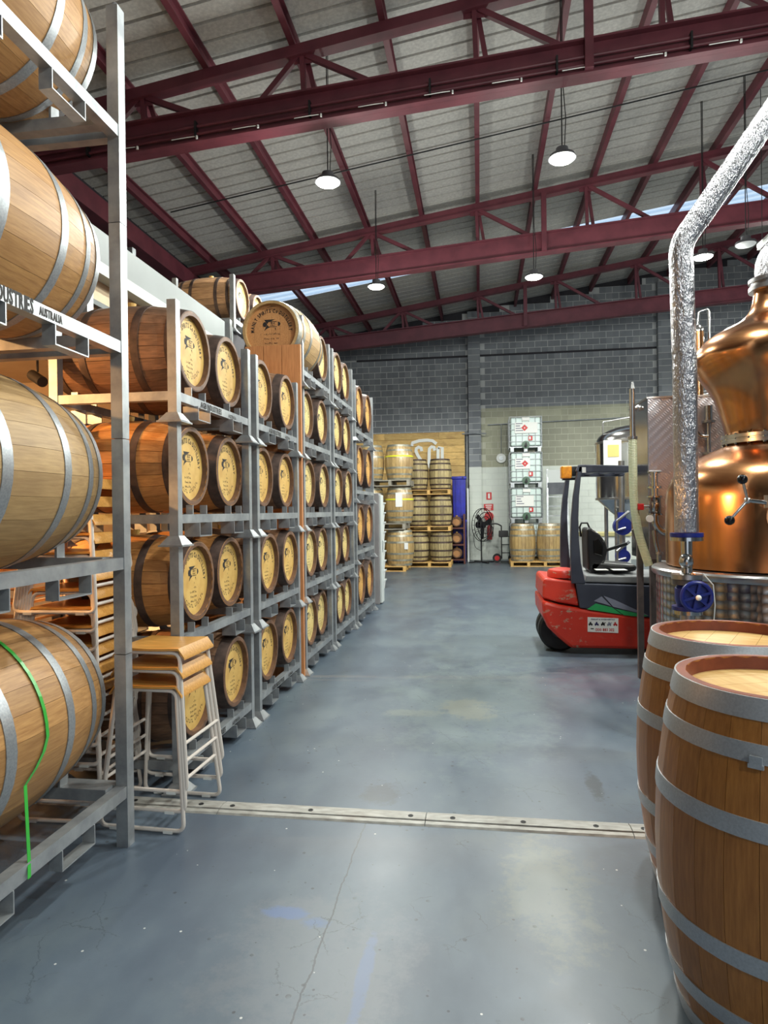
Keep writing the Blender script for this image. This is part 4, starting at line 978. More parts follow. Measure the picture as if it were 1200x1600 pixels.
# forklift
M['fred'] = None
m, nt, b = nodes('chipped_red_paint'); n1 = noise(nt, 9, 5, None, (1,1,2), .7); n2 = noise(nt, 2.2, 2)
ch = math_(nt, 'MULTIPLY', rampn(nt, n1, [(.575,(0,0,0)),(.6,(1,1,1))]), rampn(nt, n2, [(.4,(0,0,0)),(.55,(1,1,1))]))
sxq = nt.nodes.new('ShaderNodeSeparateXYZ'); nt.links.new(nt.nodes.new('ShaderNodeTexCoord').outputs['Object'], sxq.inputs[0]); ch = math_(nt, 'MULTIPLY', ch, rampn(nt, sxq.outputs[0], [(.36, (1,1,1)), (.5, (.08,.08,.08))]))
nt.links.new(mixc(nt, rampn(nt, n2, [(.3, lin((214,58,36))), (.7, lin((196,46,30)))]), lin((176,150,128)), ch), b.inputs['Base Color']); b.inputs['Roughness'].default_value = .38; M['fred'] = m
M['fgrey'] = mat('slate_grey_paint', (66,70,84), (58,62,76), .4, 0, 4); M['fblack'] = mat('black_vinyl', (26,26,28), None, .38); M['green'] = mat('green_decal', (46,164,92), None, .5); M['lilac'] = mat('grey_decal', (138,142,160), None, .5)
FY = 7.46; W = 1.02
fk = thing('forklift', 'red and slate grey three-wheel electric forklift parked facing away from the aisle', 'forklift', (.68, FY, 0))
def fp_(x, y): p = at(x, y, FY); return (p.x-.68, p.z)
low = [fp_(*p) for p in ((850,990),(846,960),(847,938),(872,946),(906,952),(1000,964),(1040,968))] + [(1.45, at(1040,968,FY).z-.0)]
zl = fp_(940,1014)[1]
low = [(.30, zl), (1.5, zl), (1.5, .47)] + [fp_(*p) for p in ((1015,966),(960,958),(906,951),(872,945),(847,938))] + [(.0,.42),(.05,.3),(.16,.19)]
MB().prism(low, 'y', .0, W).build('lower_body', M['fred'], fk, bevel=.035)
upl = [fp_(*p) for p in ((906,948),(872,942),(848,935),(849,908),(853,904),(898,909))]
MB().prism(upl, 'y', .04, W-.04).build('counterweight', M['fred'], fk, bevel=.03)
c_ = fp_(880,899)
MB().lathe([(0,.075),(.09,.075),(.15,.06),(.165,.03),(.165,-.02),(0,-.02)], 32).build('weight_cap', M['fred'], fk, True, loc=(c_[0]+.03, .3, c_[1]-.02)).scale = (1.05, 1.4, 1)
gr = [fp_(906,950), fp_(960,957), fp_(1015,965), (1.5,.47), (1.5,fp_(1000,917)[1]), fp_(912,912), fp_(899,908)]
MB().prism(gr, 'y', .005, W-.005).build('upper_body', M['fgrey'], fk, bevel=.012)
MB().prism([fp_(915,911), (1.48,fp_(1000,914)[1]), (1.46,fp_(1000,905)[1]+.02), fp_(918,900)], 'y', .06, W-.06).build('hood', mat('hood_grey', (140,142,144), None, .5), fk, bevel=.015)
def pillar_(y0, dx):
    A = [(893,912),(892,880),(892,845),(893,810),(896,775),(900,750),(904,728)]; B_ = [(911,728),(908,745),(905,775),(904,810),(905,845),(908,880),(915,912)]
    poly = [fp_(*p) for p in A] + [fp_(*p) for p in B_]; poly = [(x+dx, z) for x, z in poly]
    return MB().prism(poly, 'y', y0, y0+.09)
pillar_(.0, 0).build('guard_pillar', M['fgrey'], fk, bevel=.01); pillar_(W-.09, 0).build('guard_pillar', M['fgrey'], fk, bevel=.01)
zt1 = fp_(910,727)[1]
def gbar(y0):
    x0 = fp_(900,727)[0]; return MB().prism([(x0,zt1-.06),(x0+.02,zt1-.08),(1.08,zt1-.085),(1.1,zt1-.05),(1.0,zt1-.015),(x0+.03,zt1+.01)][::1], 'y', y0, y0+.08)
for y0 in (0, W-.08): gbar(y0).build('guard_side', M['fgrey'], fk, bevel=.01)
for x in (.45,.64,.82,1.0): MB().box(x-.03, x+.03, .07, W-.07, zt1-.06, zt1-.01).build('guard_bar', M['fgrey'], fk)
bc = fp_(888,738); bo = MB().box(bc[0]-.055, bc[0]+.055, .12,.28, bc[1]-.06, bc[1]+.08); bo.build('work_lamp', M['orange'] if False else mat('amber_lens', (246,160,30), (220,130,20), .3, 0, 30), fk, bevel=.012)
MB().box(bc[0]-.03, bc[0]+.15, .22,.32, bc[1]-.075, bc[1]-.045).build('lamp_bracket', M['fblack'], fk)
MB().box(bc[0]+.05, bc[0]+.13, .2,.34, bc[1]-.03, bc[1]+.08).build('lamp_housing', M['fblack'], fk, bevel=.01)
sb = [fp_(*p) for p in ((926,896),(924,850),(924,828),(930,825),(945,836),(955,850),(958,862),(954,880),(938,898))]
MB().prism(sb[::-1], 'y', .3, .72).build('seat_back', M['fblack'], fk, bevel=.04)
MB().prism([fp_(*p) for p in ((935,868),(934,846),(942,843),(950,855),(949,872))][::-1], 'y', .285, .31).build('side_pad', M['blackgloss'], fk, bevel=.008)
MB().prism([fp_(*p) for p in ((930,900),(928,886),(934,880),(972,884),(1005,886),(1006,896),(950,906))][::-1], 'y', .3, .74).build('seat_pan', M['fblack'], fk, bevel=.035)
MB().prism([fp_(*p) for p in ((934,913),(932,902),(960,900),(962,908))][::-1], 'y', .34, .70).build('seat_base', M['fblack'], fk, bevel=.01)
MB().bar((fp_(945,860)[0],.33,fp_(945,866)[1]),(fp_(990,852)[0],.33,fp_(990,852)[1]),.05,.03).build('armrest', M['fblack'], fk)
sw = fp_(927,829); ring = []
for i in range(24):
    a = 2*PI*i/24; ring.append((sw[0]+.02+.035*math.sin(a)*.5+.66, .5+.17*math.cos(a), sw[1]-.0+.15*math.sin(a)))
MB().tube(ring, .014, 8, True).build('steering_wheel', M['fblack'], fk, True)
MB().tube([(sw[0]+.68,.5,sw[1]),(sw[0]+.8,.5,.85)], .03, 10).build('steering_column', M['fblack'], fk, True)
q = fp_(912,822); ring = [(q[0]+.09+.05*math.cos(2*PI*i/20), .8, fp_(912,826)[1]+.05*math.sin(2*PI*i/20)) for i in range(20)]
MB().tube([(fp_(921,830)[0],.62,fp_(921,842)[1]),(fp_(919,826)[0],.62,fp_(919,826)[1]),(fp_(922,820)[0],.62,fp_(922,819)[1]),(fp_(932,820)[0],.62,fp_(932,819)[1]),(fp_(936,828)[0],.62,fp_(936,828)[1])], .012, 8).build('head_loop', M['fblack'], fk, True)
whl = MB().lathe([(.09,-.08),(.21,-.085),(.235,-.06),(.235,.06),(.21,.085),(.09,.08)], 32, 'y').mesh('wheel', M['black'], True)
put('wheel', whl, fk, loc=(.2, .5, .235)); put('wheel', whl, fk, loc=(1.3, .12, .235)); put('wheel', whl, fk, loc=(1.3, W-.12, .235))
put('wheel', whl, fk, loc=(.2, .26, .235))
hubm = MB().lathe([(0,-.06),(.09,-.06),(.09,.06),(0,.06)], 20, 'y').mesh('wheel_hub', M['fgrey'], True)
for p in ((.2,.5),(1.3,.12),(1.3,W-.12),(.2,.26)): put('wheel_hub', hubm, fk, loc=(p[0], p[1], .235))
MB().box(.3,1.45,.1,W-.1,.16,.3).build('chassis', M['black'], fk)
for y0 in (.22, W-.32): MB().box(1.52,1.62,y0,y0+.1,.08,2.0).build('mast_rail', M['fgrey'], fk)
for z in (.5,1.9): MB().box(1.53,1.60,.3,W-.3,z,z+.1).build('mast_bar', M['fgrey'], fk)
MB().box(1.62,1.67,.16,W-.16,.1,.55).build('fork_carriage', M['fgrey'], fk)
for y0 in (.25, W-.35): MB().box(1.67,2.5,y0,y0+.1,.04,.08).build('fork', M['black'], fk)
def decal(nm, pts, mt, y=-.003):
    o = MB().prism([fp_(*p) for p in pts], 'y', y, y+.004); return o.build(nm, mt, fk)
decal('green_stripe', ((917,952),(931,943),(956,949),(972,960)), M['green'])
decal('green_stripe', ((975,961),(961,951),(1013,962),(1000,964)), M['green'])
decal('grey_stripe', ((928,939),(940,932),(955,947)), M['lilac']); decal('grey_stripe', ((943,931),(960,937),(1014,962),(958,948)), M['lilac'])
stk = decal('hire_sticker', ((966,989),(966,966),(918,964),(918,987)), M['paper'], -.006)
x0, z0 = fp_(918,987); x1, z1 = fp_(966,966); wd = x1-x0; hh = z1-z0
def sput(VF, cx, cz, nm, mt):
    mb = MB(); flat(mb, VF, lambda a, b_: (cx+a, -.0075, cz+b_)); return mb.build(nm, mt, fk)
M['ink_b'] = mat('dark_blue_ink', (40,40,90), None, .6); M['ink_r'] = mat('red_ink', (190,40,40), None, .6)
sput(text_line('FORKLIFT & ACCESS RENTALS', .021, 0, 0, 'c', .78), x0+wd/2, z0+hh*.86, 'sticker_heading', M['ink_b'])
sput(text_line('1300 883 302', .042, 0, 0, 'c', .8), x0+wd*.56, z0+hh*.07, 'sticker_phone_number', M['ink_r'])
for i in range(5):      # little machine pictures
    cx = x0+wd*(.1+.2*i); cz = z0+hh*.58; mb = MB(); Y_ = -.0075
    def q_(pts): mb.add([(cx+a, Y_, cz+b_) for a, b_ in pts], [tuple(range(len(pts)))])
    q_(((-.022,-.012),(.022,-.012),(.018,.004),(-.02,.004))); q_(((-.012,.004),(.008,.004),(.006,.022),(-.008,.022)))
    if i in (2,3): q_(((.0,.004),(.026,.02),(.03,.014),(.008,-.004)))
    for dx in (-.013,.013): q_([(dx+.007*math.cos(a*PI/4), -.014+.007*math.sin(a*PI/4)) for a in range(8)])
    mb.build('sticker_picture', [M['ink'], M['ink_b'], M['ink'], M['lilac'], M['ink_r']][i], fk)
mb = MB(); mb.add([(x0+wd*.1, -.0075, z0+hh*.2), (x0+wd*.2, -.0075, z0+hh*.2), (x0+wd*.2, -.0075, z0+hh*.27), (x0+wd*.1, -.0075, z0+hh*.27)], [(0,1,2,3)]); mb.build('sticker_mark', M['ink'], fk)
q = fp_(908,733); MB().box(q[0]+.01,q[0]+.05,-.004,.0,q[1]-.04,q[1]+.02).build('guard_label', M['paper'], fk)
for (xa, ya), (xb, yb) in (((935,905),(955,908)),((962,907),(985,904))):
    a = fp_(xa, ya); b2 = fp_(xb, yb); MB().box(a[0], b2[0], .12, .3, .865+.06, .868+.06).build('paper_sheet', M['paper'], fk)
# ------------------------------------------------------------------ by the end wall
_PC = {}
def pallet(label, x, y, z, mt, w=1.165, d=1.165, h=.14, group='pallets by the end wall'):
    k = (mt, w, d, h)
    if k not in _PC:
        A = MB().box(-w/2, w/2, -.05, .05, h-.022, h).mesh('deck_board', M[mt]); B = MB().box(-.04, .04, -d/2, d/2, .022, h-.022).mesh('bearer', M[mt]); C = MB().box(-w/2, w/2, -.05, .05, 0, .022).mesh('bottom_board', M[mt])
        _PC[k] = (A, B, C)
    A, B, C = _PC[k]; t = thing('pallet', label, 'pallet', (x, y, z), 0, group)
    for i in range(7): put('deck_board', A, t, loc=(0, -d/2+.05+(d-.1)*i/6, 0))
    for i in range(4 if w > 1.3 else 3): put('bearer', B, t, loc=(-w/2+.04+(w-.08)*i/(3 if w > 1.3 else 2), 0, 0))
    for i in range(3): put('bottom_board', C, t, loc=(0, -d/2+.05+(d-.1)*i/2, 0))
    return t
M['wrap_hoop'] = mat('pale_steel_hoop', (178,176,160), (150,146,130), .4, .5, 10, coat=.3)
WR = barrel_parts('wr', .96, .385, .315, 24, hp(.96, [(.0,.06),(.13,.05),(.3,.055)]), ('oak_wrap1','wrap_hoop','oak_pale','oak_pale'), None, separate=False)
WH = barrel_parts('wh', 1.06, .375, .315, 24, hp(1.06, [(.0,.06),(.13,.05),(.3,.055)]), ('oak_wrap1','wrap_hoop','oak_pale','oak_pale'), None, separate=False)
GR = barrel_parts('gr', .885, .33, .27, 24, hp(.885, [(.0,.05),(.12,.045),(.3,.05)]), ('oak_grey1','dark_hoop','oak_grey1','oak_grey1'), None, separate=False)
tn = ['floor level', 'middle level', 'top level']
zz = [0, 1.12, 2.285]; ph = [.14, .165, .165]; pm_ = ['pallet', 'pallet_g', 'pallet_g']
yel = mat('yellow_tape', (232,226,60), None, .4)
for k in range(3):
    pallet(['orange timber pallet under the wrapped casks by the grey cabinet, on the floor', 'grey pallet above the lowest wrapped casks', 'grey pallet carrying the topmost wrapped casks'][k], -2.62, 17.85, zz[k], pm_[k], 1.55 if k == 2 else 1.3, 1.165, ph[k])
    for i, x in enumerate((-2.17, -2.97)):
        c = barrel(WR, 'plastic-wrapped upright cask, %s of the stack by the grey cabinet, %s one' % (tn[k], ('exposed','tucked-in')[i]), (x, 17.68+.02*k, zz[k]+ph[k]+.001), random.random()*6, True, 'wrapped casks by the grey cabinet', 0, False)
        if i == 0:
            if k: MB().lathe([(.382,0),(.388,.0),(.388,.045),(.382,.045)], 40).build('yellow_tape', yel, c, True, loc=(0,0,.62))
            a = random.uniform(-.2,.2)
            c.rotation_euler = (0,0,0)
            if k == 1: MB().box(-.06,.12,-.392,-.387,.44,.82).build('paper_label', M['paper'], c)
            if k == 0: MB().box(.16,.26,-.362,-.354,.45,.62).build('paper_label', M['paper'], c)
zz = [0, 1.03, 2.075]
for k in range(3):
    pallet('honey timber pallet, %s of the grey-brown cask stack' % tn[k], -1.45, 19.2, zz[k], 'pallet', 1.25)
    for i, x in enumerate((-1.13, -1.80)):
        barrel(GR, 'grey-brown weathered upright cask, %s, %s' % (tn[k], ('beside the dark cask shelf','beside the wrapped casks')[i]), (x, 18.98, zz[k]+.141), random.random()*6, True, 'weathered casks on three pallets', 0, False)
pallet('long honey timber pallet under two wrapped casks by the container tower', 1.57, 19.35, 0, 'pallet', 1.46)
for i, x in enumerate((1.20, 1.965)):
    c = barrel(WH, ['plastic-wrapped upright cask on the long pallet, beside the hand truck', 'plastic-wrapped upright cask on the long pallet, beside the forklift pillar'][i], (x, 19.15, .141), 0, True, 'two wrapped casks on the long pallet', 0, False)

# bulk liquid containers
M['ibc'] = None
m, nt, b = nodes('milky_container'); b.inputs['Base Color'].default_value = (*lin((206,222,218)), 1); b.inputs['Roughness'].default_value = .35; b.inputs['Subsurface Weight'].default_value = 0; M['ibc'] = m
cage_h = 1.07
red_d = M['red']
M['greencap'] = mat('dark_green_cap', (74,104,84), None, .4)
bt_me = MB().box(-.445,.445,.02,.98,.16,1.03)
def ibc(label, z, kind):
    t = thing('bulk_container', label, 'container', (1.38, 19.98, z), 0, 'stacked bulk containers')
    W_ = .475
    MB().box(-.44,.44,.025,.95,.17,1.03).build('bottle', M['ibc'], t, bevel=.05)
    P_ = MB(); 
    for x in (-.4, 0, .4): P_.box(x-.05, x+.05, .0, .98, .0, .12)
    P_.box(-W_, W_, 0, .98, .12, .15); P_.build('skid', M['galv'], t)
    for z_ in (.3,.48,.66,.84,1.045):
        MB().tube([(-W_,0,z_),(W_,0,z_),(W_,.97,z_),(-W_,.97,z_)], .01, 6, True).build('cage_ring', M['galv'], t)
    vm = MB().tube([(0,0,.13),(0,0,1.05)], .009, 6).mesh('cage_bar', M['galv'])
    for i in range(6):
        for yy in (0, .97): put('cage_bar', vm, t, loc=(-W_+2*W_*i/5, yy, 0))
    for i in range(1, 6):
        for xx in (-W_, W_): put('cage_bar', vm, t, loc=(xx, .97*i/6, 0))
    MB().cyl((0,.5,1.03),(0,.5,1.06),.11,20).build('cap', M['greencap'], t, True)
    MB().cyl((.0,-.03,.2),(0,.03,.2),.12,20).build('valve_plate', M['greencap'], t, True)
    v = MB(); v.cyl((0,-.12,.17),(0,-.02,.17),.04,14); v.box(-.02,.02,-.14,-.11,.13,.26); v.build('drain_valve', M['black'], t, True)
    if kind: 
        MB().box(-.32,.12 if kind == 2 else .35,-.02,-.014,.55,.87).build('placard', M['paper'], t)
        dm = MB(); c = (-.03,-.022,.71); dm.add([(c[0]-.1,c[1],c[2]),(c[0],c[1],c[2]-.1),(c[0]+.1,c[1],c[2]),(c[0],c[1],c[2]+.1)], [(0,1,2,3)]); dm.build('hazard_diamond', M['red'], t)
        fmz = MB(); fmz.add([(c[0]-.012,c[1]-.002,c[2]-.02),(c[0]+.012,c[1]-.002,c[2]-.02),(c[0]+.016,c[1]-.002,c[2]+.0),(c[0],c[1]-.002,c[2]+.022),(c[0]-.014,c[1]-.002,c[2]+.005)], [(0,1,2,3,4)]); fmz.build('flame_mark', M['paper'], t)
    else: MB().box(-.32,.22,-.02,-.014,.5,.82).build('placard', M['paper'], t)
    tx = MB()
    for i, (a, w2) in enumerate(((-.29,.2),(-.29,.13),(-.29,.16),(-.29,.22))): tx.add([(a,-.0215,.83-.07*i-(.05 if not kind else 0)),(a+w2,-.0215,.83-.07*i-(.05 if not kind else 0)),(a+w2,-.0215,.85-.07*i-(.05 if not kind else 0)),(a,-.0215,.85-.07*i-(.05 if not kind else 0))], [(0,1,2,3)])
    o = tx.build('placard_print', M['ink_b'], t)
    MB().box(.08,.2,-.02,-.015,.33,.46).build('red_sticker', M['red'], t); MB().box(.1,.15,-.022,-.019,.36,.44).build('sticker_mark', M['paper'], t)
    MB().box(-.1,.12,-.018,-.014,.92,1.02).build('blank_plate', M['paper'], t)
ibc('caged white bulk container, lowest of the tower, hidden behind the wrapped casks', .14, 0)
ibc('caged white bulk container with plain placard, just above the wrapped casks', 1.21, 0)
ibc('caged white bulk container with a red diamond on a short placard, middle of the tower', 2.28, 2)
ibc('caged white bulk container with red diamond on a wide placard, top of the tower', 3.35, 1)
pallet('timber pallet beneath the container tower', 1.38, 20.47, 0, 'pallet', 1.0, 1.0)

# timber sign wall with white letters
tw = thing('timber_sign', 'wall panel of horizontal timber planks with big white letters', 'sign', (-.46, 21.14, 0))
M['plank'] = wood('yellow_pine_plank', (226,192,124), (196,156,90), (140,102,60), .7, .45, var=.4)
edges = [0, -.95, -2.9, -4.2]
for r_ in range(19):
    e = [0, -.82 - .1*(r_ % 3), -2.6 - .25*(r_ % 2), -4.2]
    for a, b_ in zip(e, e[1:]):
        me = MB().box(-(a-b_)/2+.003, (a-b_)/2-.003, -.02+.006*random.random(), .05, .004, .214).mesh('plank', M['plank'])
        put('plank', me, tw, loc=((a+b_)/2, 0, r_*.218))
def stroke(pts, wd=.1):
    mb = MB(); P_ = [Vector((p[0],0,p[1])) for p in pts]; vs = []; n = len(P_)
    for i, p in enumerate(P_):
        t = (P_[min(i+1,n-1)]-P_[max(i-1,0)]).normalized(); q = Vector((-t.z,0,t.x))*wd/2
        vs += [p+q, p-q, p+q+Vector((0,.03,0)), p-q+Vector((0,.03,0))]
    fs = []
    for i in range(n-1):
        a = 4*i; fs += [(a,a+1,a+5,a+4),(a+2,a+6,a+7,a+3),(a,a+4,a+6,a+2),(a+1,a+3,a+7,a+5)]
    fs += [(0,2,3,1),(4*n-4,4*n-3,4*n-1,4*n-2)]
    mb.add(vs, fs); o = mb.build('letter', M['white'], tw); o.location = (0,-.055,0); return o
def rel(x, y): p = at(x, y, 21.1); return (p.x+.46, p.z)
L = lambda pts: stroke([rel(*p) for p in pts])
L([(659,705),(658,700),(654,698.5),(650.5,701),(650,705),(652.5,711),(657,718),(659.5,725),(657,731),(652.5,732),(649.5,728)])
L([(679.5,704),(678,699),(674.5,698),(671,701),(670.5,708),(670.5,724),(672,731),(676,732),(679.5,728)])
L([(684.5,699.5),(691,699.5),(691,731),(684.5,731),(684.5,699.5)])
L([(643.5,697),(644.5,692),(655,688.8),(668,687.8),(676,688.8),(682,693.5)])
# blue bins, white board, cask shelf
for i in range(2):
    t = thing('blue_bin', ['deep blue plastic bin standing on the floor behind the cask shelf', 'bright blue plastic bin stacked on top behind the cask shelf'][i], 'bin', (-.63, 20.35, i*1.33), 0, 'stacked blue bins')
    MB().frustum((0,0,0), .185, .205, 1.24).build('tub', M['blue'], t, bevel=.02)
    MB().box(-.23,.23,-.23,.23,1.24,1.325).build('rim', M['blue'], t, bevel=.015)
    for x in (-.08,.08): MB().box(x-.02,x+.02,-.225,-.19,.1,1.22).build('rib', M['blue'], t)
    MB().cyl((.12,-.235,1.28),(.12,-.225,1.28),.025,12).build('handle_hole', M['black'], t)
wbd = tag(MB().box(-.40,-.345,20.6,21.1,0,2.3).build('white_board', M['white']), 'narrow white board standing on edge against the pillar', 'board')
cs = thing('cask_shelf', 'dark stained timber shelf unit holding small casks', 'shelf', (-.70, 19.75, 0))
for x in (-.24,.2): MB().box(x,x+.05,0,.5,0,1.5).build('side_panel', M['darkwood'], cs)
for z in (.1,.55,1.05): MB().box(-.19,.2,0,.5,z,z+.05).build('shelf', M['darkwood'], cs)
SC = barrel_parts('sc', .42, .165, .135, 18, hp(.42, [(.0,.03),(.09,.025)]), ('oak_mid','dark_hoop','head_oak','chime_dark'), None, separate=False)
for i, z in enumerate((.15,.60,1.10)): barrel(SC, 'small oak cask on the %s shelf of the dark unit' % ('bottom','middle','top')[i], (-.705, 19.95, z+.002), -PI/2, False, 'small casks on the dark shelf')
# pedestal fan
fn = thing('pedestal_fan', 'black pedestal fan with wire cage turned towards the bulk containers', 'fan', (.03, 20.25, 0))
for i in range(4):
    a = i*PI/2+.5; MB().bar((0,0,.03),(.42*math.cos(a),.42*math.sin(a),.02),.06,.035).build('foot', M['black'], fn)
MB().cyl((0,0,.02),(0,0,1.2),.024,12).build('pole', M['black'], fn, True)
R3 = Matrix.Translation((.09,-.16,1.16)) @ Matrix.Rotation(.95, 4, 'Z')
cg = MB()
for rr_, yy in ((.5,0),(.5,.09),(.38,-.03),(.26,-.05)): cg.tube([(rr_*math.cos(a*2*PI/32), yy, rr_*math.sin(a*2*PI/32)) for a in range(32)], .012, 5, True)
for i in range(20):
    a = i*2*PI/20; cg.tube([(.07*math.cos(a),-.06,.07*math.sin(a)),(.38*math.cos(a),-.03,.38*math.sin(a)),(.5*math.cos(a),0,.5*math.sin(a)),(.5*math.cos(a),.09,.5*math.sin(a)),(.1*math.cos(a),.13,.1*math.sin(a))], .004, 4)
o = put('cage', cg.mesh('cage', M['black']), fn, R3); o['kind'] = 'stuff'
for i in range(3):
    a = i*2*PI/3+.4; bl_ = MB(); c_, s_ = math.cos(a), math.sin(a)
    pts = [(.06,-.05),(.2,-.11),(.42,-.1),(.44,.05),(.2,.06),(.06,.05)]
    bl_.prism([(u*c_-v*s_, u*s_+v*c_) for u, v in pts], 'y', .025, .035); put('blade', bl_.mesh('blade', M['black']), fn, R3)
put('motor', MB().cyl((0,-.01,0),(0,.26,0),.1,18).mesh('motor', M['black'], True), fn, R3)
MB().tube(fillet([(0,.03,1.0),(-.25,.1,.9),(-.2,.1,.45),(0,.12,.35)], .2, 5), .008, 6).build('power_cord', M['black'], fn)
# wall fittings
def wallbox(name, label, cat, x, y, w_, h_, mt, dpt=.03):
    p = at(x, y, 21.36); return tag(MB().box(p.x-w_/2, p.x+w_/2, 21.39-dpt, 21.39, p.z-h_/2, p.z+h_/2).build(name, mt), label, cat), p
s1, p = wallbox('extinguisher_sign', 'tall red fire extinguisher sign with white picture on the white block wall', 'sign', 764, 775, .17, .24, M['red'], .012)
MB().cb((p.x, 21.376, p.z), (.06,.004,.16)).build('pictogram', M['paper'], s1)
s2, p = wallbox('notice_sign', 'wide red notice with white print below the extinguisher sign', 'sign', 763.5, 792.5, .30, .21, M['red'], .012)
for i in range(3): MB().cb((p.x, 21.376, p.z+.06-.06*i), (.2-.03*i,.004,.03)).build('print_line', M['paper'], s2)
p = at(764, 807, 21.3); tag(MB().cyl((p.x, 21.25, p.z), (p.x, 21.39, p.z), .15, 24).build('alarm_bell', M['red'], None, True), 'round red alarm gong on the white block wall behind the fan', 'alarm')
p = at(765, 831, 21.25); ex = thing('fire_extinguisher', 'red fire extinguisher hung on the wall behind the fan', 'extinguisher', (p.x, 21.25, p.z))
MB().lathe([(0,-.25),(.075,-.25),(.08,-.24),(.08,.13),(.06,.19),(.025,.22),(0,.22)], 20).build('cylinder', mat('dull_red', (150,44,46), None, .5), ex, True); MB().box(-.025,.025,-.07,.03,.22,.28).build('handle', M['black'], ex); MB().tube([(.03,-.03,.24),(.11,-.05,.12),(.1,-.04,-.15)], .015, 6).build('hose', M['black'], ex); MB().box(-.05,.05,.08,.145,-.2,.2).build('bracket', M['galv'], ex)
p = at(783, 716, 21.3); sr = thing('round_siren', 'round white siren on the wall below a vertical conduit', 'siren', (p.x, 21.3, p.z)); MB().cyl((0,-.02,0),(0,.09,0),.15,24).build('housing', M['white'], sr, True); MB().cyl((0,-.05,0),(0,-.02,0),.07,20).build('horn', M['galv'], sr, True)
def conduit(label, pts, r_=.02, nm='wall_conduit', mt='galv'):
    P_ = [tuple(at(x, y, 21.33)) for x, y in pts]; tag(MB().tube(P_, r_, 8).build(nm, M[mt], None, True), label, 'conduit')
conduit('thin vertical conduit dropping to the round siren', [(783,663),(783,711)], .012)
conduit('thin conduit running across the olive wall towards the fermenter', [(762,664),(797,662),(850,659),(985,652)], .018)
conduit('thick grey downpipe beside the grey pillar', [(729.5,676),(730,780),(732,868)], .045)
p = [tuple(at(x, y, 21.1)) for x, y in ((722,678),(742,677),(760,677.5))]; tag(MB().tube(p, .022, 8).build('wall_conduit', M['galv'], None, True), 'short horizontal conduit crossing the grey pillar', 'conduit')
# hand truck, gas bottle
hx = at(784, 872, 20.2)
ht = thing('hand_truck', 'black hand truck with red wheels parked by the wrapped casks', 'hand truck', (hx.x, 20.2, 0))
for x in (-.0,.26): MB().tube(fillet([(x,0,.12),(x,.08,1.0),(x,.02,1.12)], .1, 3), .018, 8).build('upright', M['black'], ht, True)
MB().tube(fillet([(-.0,.02,1.12),(-.14,-.0,1.2),(-.3,-.02,1.18)], .08, 3), .022, 8).build('handle', M['black'], ht, True)
for z in (.3,.55,.8): MB().tube([(0,.02,z),(.26,.02,z)], .012, 6).build('crossbar', M['black'], ht)
MB().box(-.04,.32,-.25,.02,.03,.05).build('toe_plate', M['black'], ht); MB().box(-.08,.2,-.06,.1,.78,.98).build('motor_box', M['black'], ht, bevel=.02)
for x in (-.14,.33):
    MB().lathe([(.06,-.035),(.12,-.04),(.135,-.02),(.135,.02),(.12,.04),(.06,.035)], 24, 'y').build('tyre', M['black'], ht, True, loc=(x,.05,.14)); MB().lathe([(0,-.042),(.075,-.042),(.075,.042),(0,.042)], 18, 'y').build('wheel_hub', M['red'], ht, True, loc=(x,.05,.14))
gb = thing('gas_bottle', 'slim dark green gas bottle behind the hand truck', 'gas bottle', (hx.x+.33, 20.55, 0)); MB().lathe([(0,0),(.1,0),(.1,.85),(.08,.95),(.03,1.0),(.03,1.05),(0,1.05)], 20).build('cylinder', M['greencap'], gb, True); MB().cyl((0,0,1.03),(0,0,1.12),.035,10).build('valve', M['galv'], gb, True)
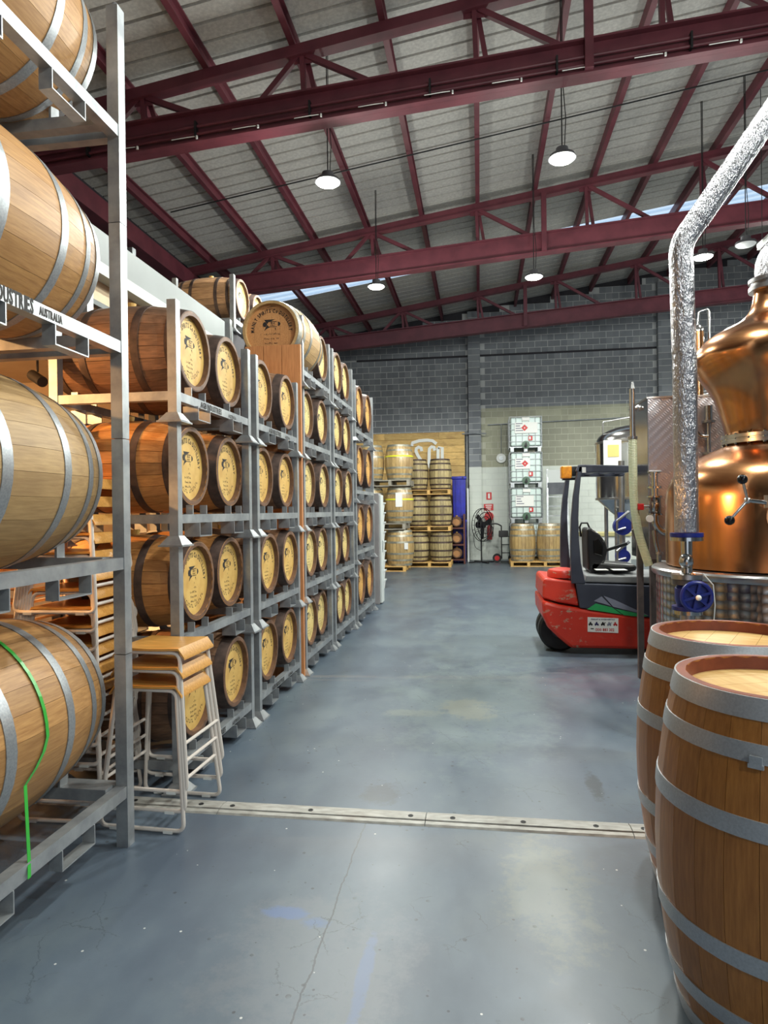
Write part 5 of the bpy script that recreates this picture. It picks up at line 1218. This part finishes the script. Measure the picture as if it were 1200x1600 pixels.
# step ladder / platform
lx = at(855, 800, 19.6); rx = at(889, 800, 19.6); zt2 = at(870, 732, 19.6).z
sl = thing('platform_ladder', 'grey aluminium platform ladder with folded shelf behind the forklift', 'ladder', (lx.x, 19.6, 0)); wl_ = rx.x-lx.x
for x in (0, wl_): MB().bar((x,0,0),(x+(.05 if x == 0 else -.03),.35,zt2),.05,.08,(0,1,0)).build('rail', M['galv'], sl)
for i in range(8): 
    z = .3+.28*i; MB().box(.03,wl_-.03,.3*z/zt2,.3*z/zt2+.12,z-.015,z+.015).build('step', M['galv'], sl)
MB().box(.04,wl_-.04,.24,.34,zt2-.75,zt2-.4).build('tread_mat', M['concrete'], sl); MB().box(.04,wl_-.04,.28,.36,zt2-.4,zt2-.02).build('back_panel', mat('pale_grey_panel', (186,190,188), None, .5), sl)
# low white cabinet and notice behind the forklift
cx = at(948, 850, 14.5)
lc = thing('chest_cabinet', 'low white chest cabinet behind the forklift seat', 'cabinet', (cx.x, 14.5, 0)); MB().box(-.5,.5,0,.6,.06,at(948,838,14.5).z).build('body', M['white'], lc, bevel=.02); MB().box(-.52,.52,-.02,.62,at(948,838,14.5).z,at(948,832,14.5).z).build('lid', mat('ochre_slats', (190,182,130), None, .5), lc, bevel=.01)
for x in (-.45,.45): MB().box(x-.03,x+.03,.05,.12,0,.06).build('foot', M['black'], lc)
# grey cabinet and crates past the end stack
gc = thing('grey_cabinet', 'tall narrow grey steel cabinet closing the end of the cask racks', 'cabinet', (-1.80, 11.2, 0))
M['cab'] = mat('cabinet_grey', (150,146,146), (136,134,136), .5, 0, 3); M['cab_l'] = mat('cabinet_edge', (206,212,210), None, .45)
MB().box(-.7,.06,0,.3,0,1.93).build('body', M['cab'], gc, bevel=.01); MB().box(.062,.10,.02,.28,.02,1.9).build('door', M['cab_l'], gc, bevel=.008); MB().box(.10,.115,.1,.12,.9,1.1).build('handle', M['galv'], gc)
cr = MB()
for i in range(9):
    t = thing('plastic_crate', 'white ribbed plastic crate, %s from the floor behind the grey cabinet' % ['lowest','second','third','fourth','fifth','sixth','seventh','eighth','ninth'][i], 'crate', (-2.27, 13.3, i*.2), 0, 'white crates behind the grey cabinet')
    if i == 0:
        cw = MB(); cw.frustum((0,0,0), .27, .29, .17); cme = cw.mesh('tub', M['white']); rme = MB().box(-.31,.31,-.31,.31,.17,.198).mesh('rim', M['cab_l'])
    put('tub', cme, t); put('rim', rme, t)
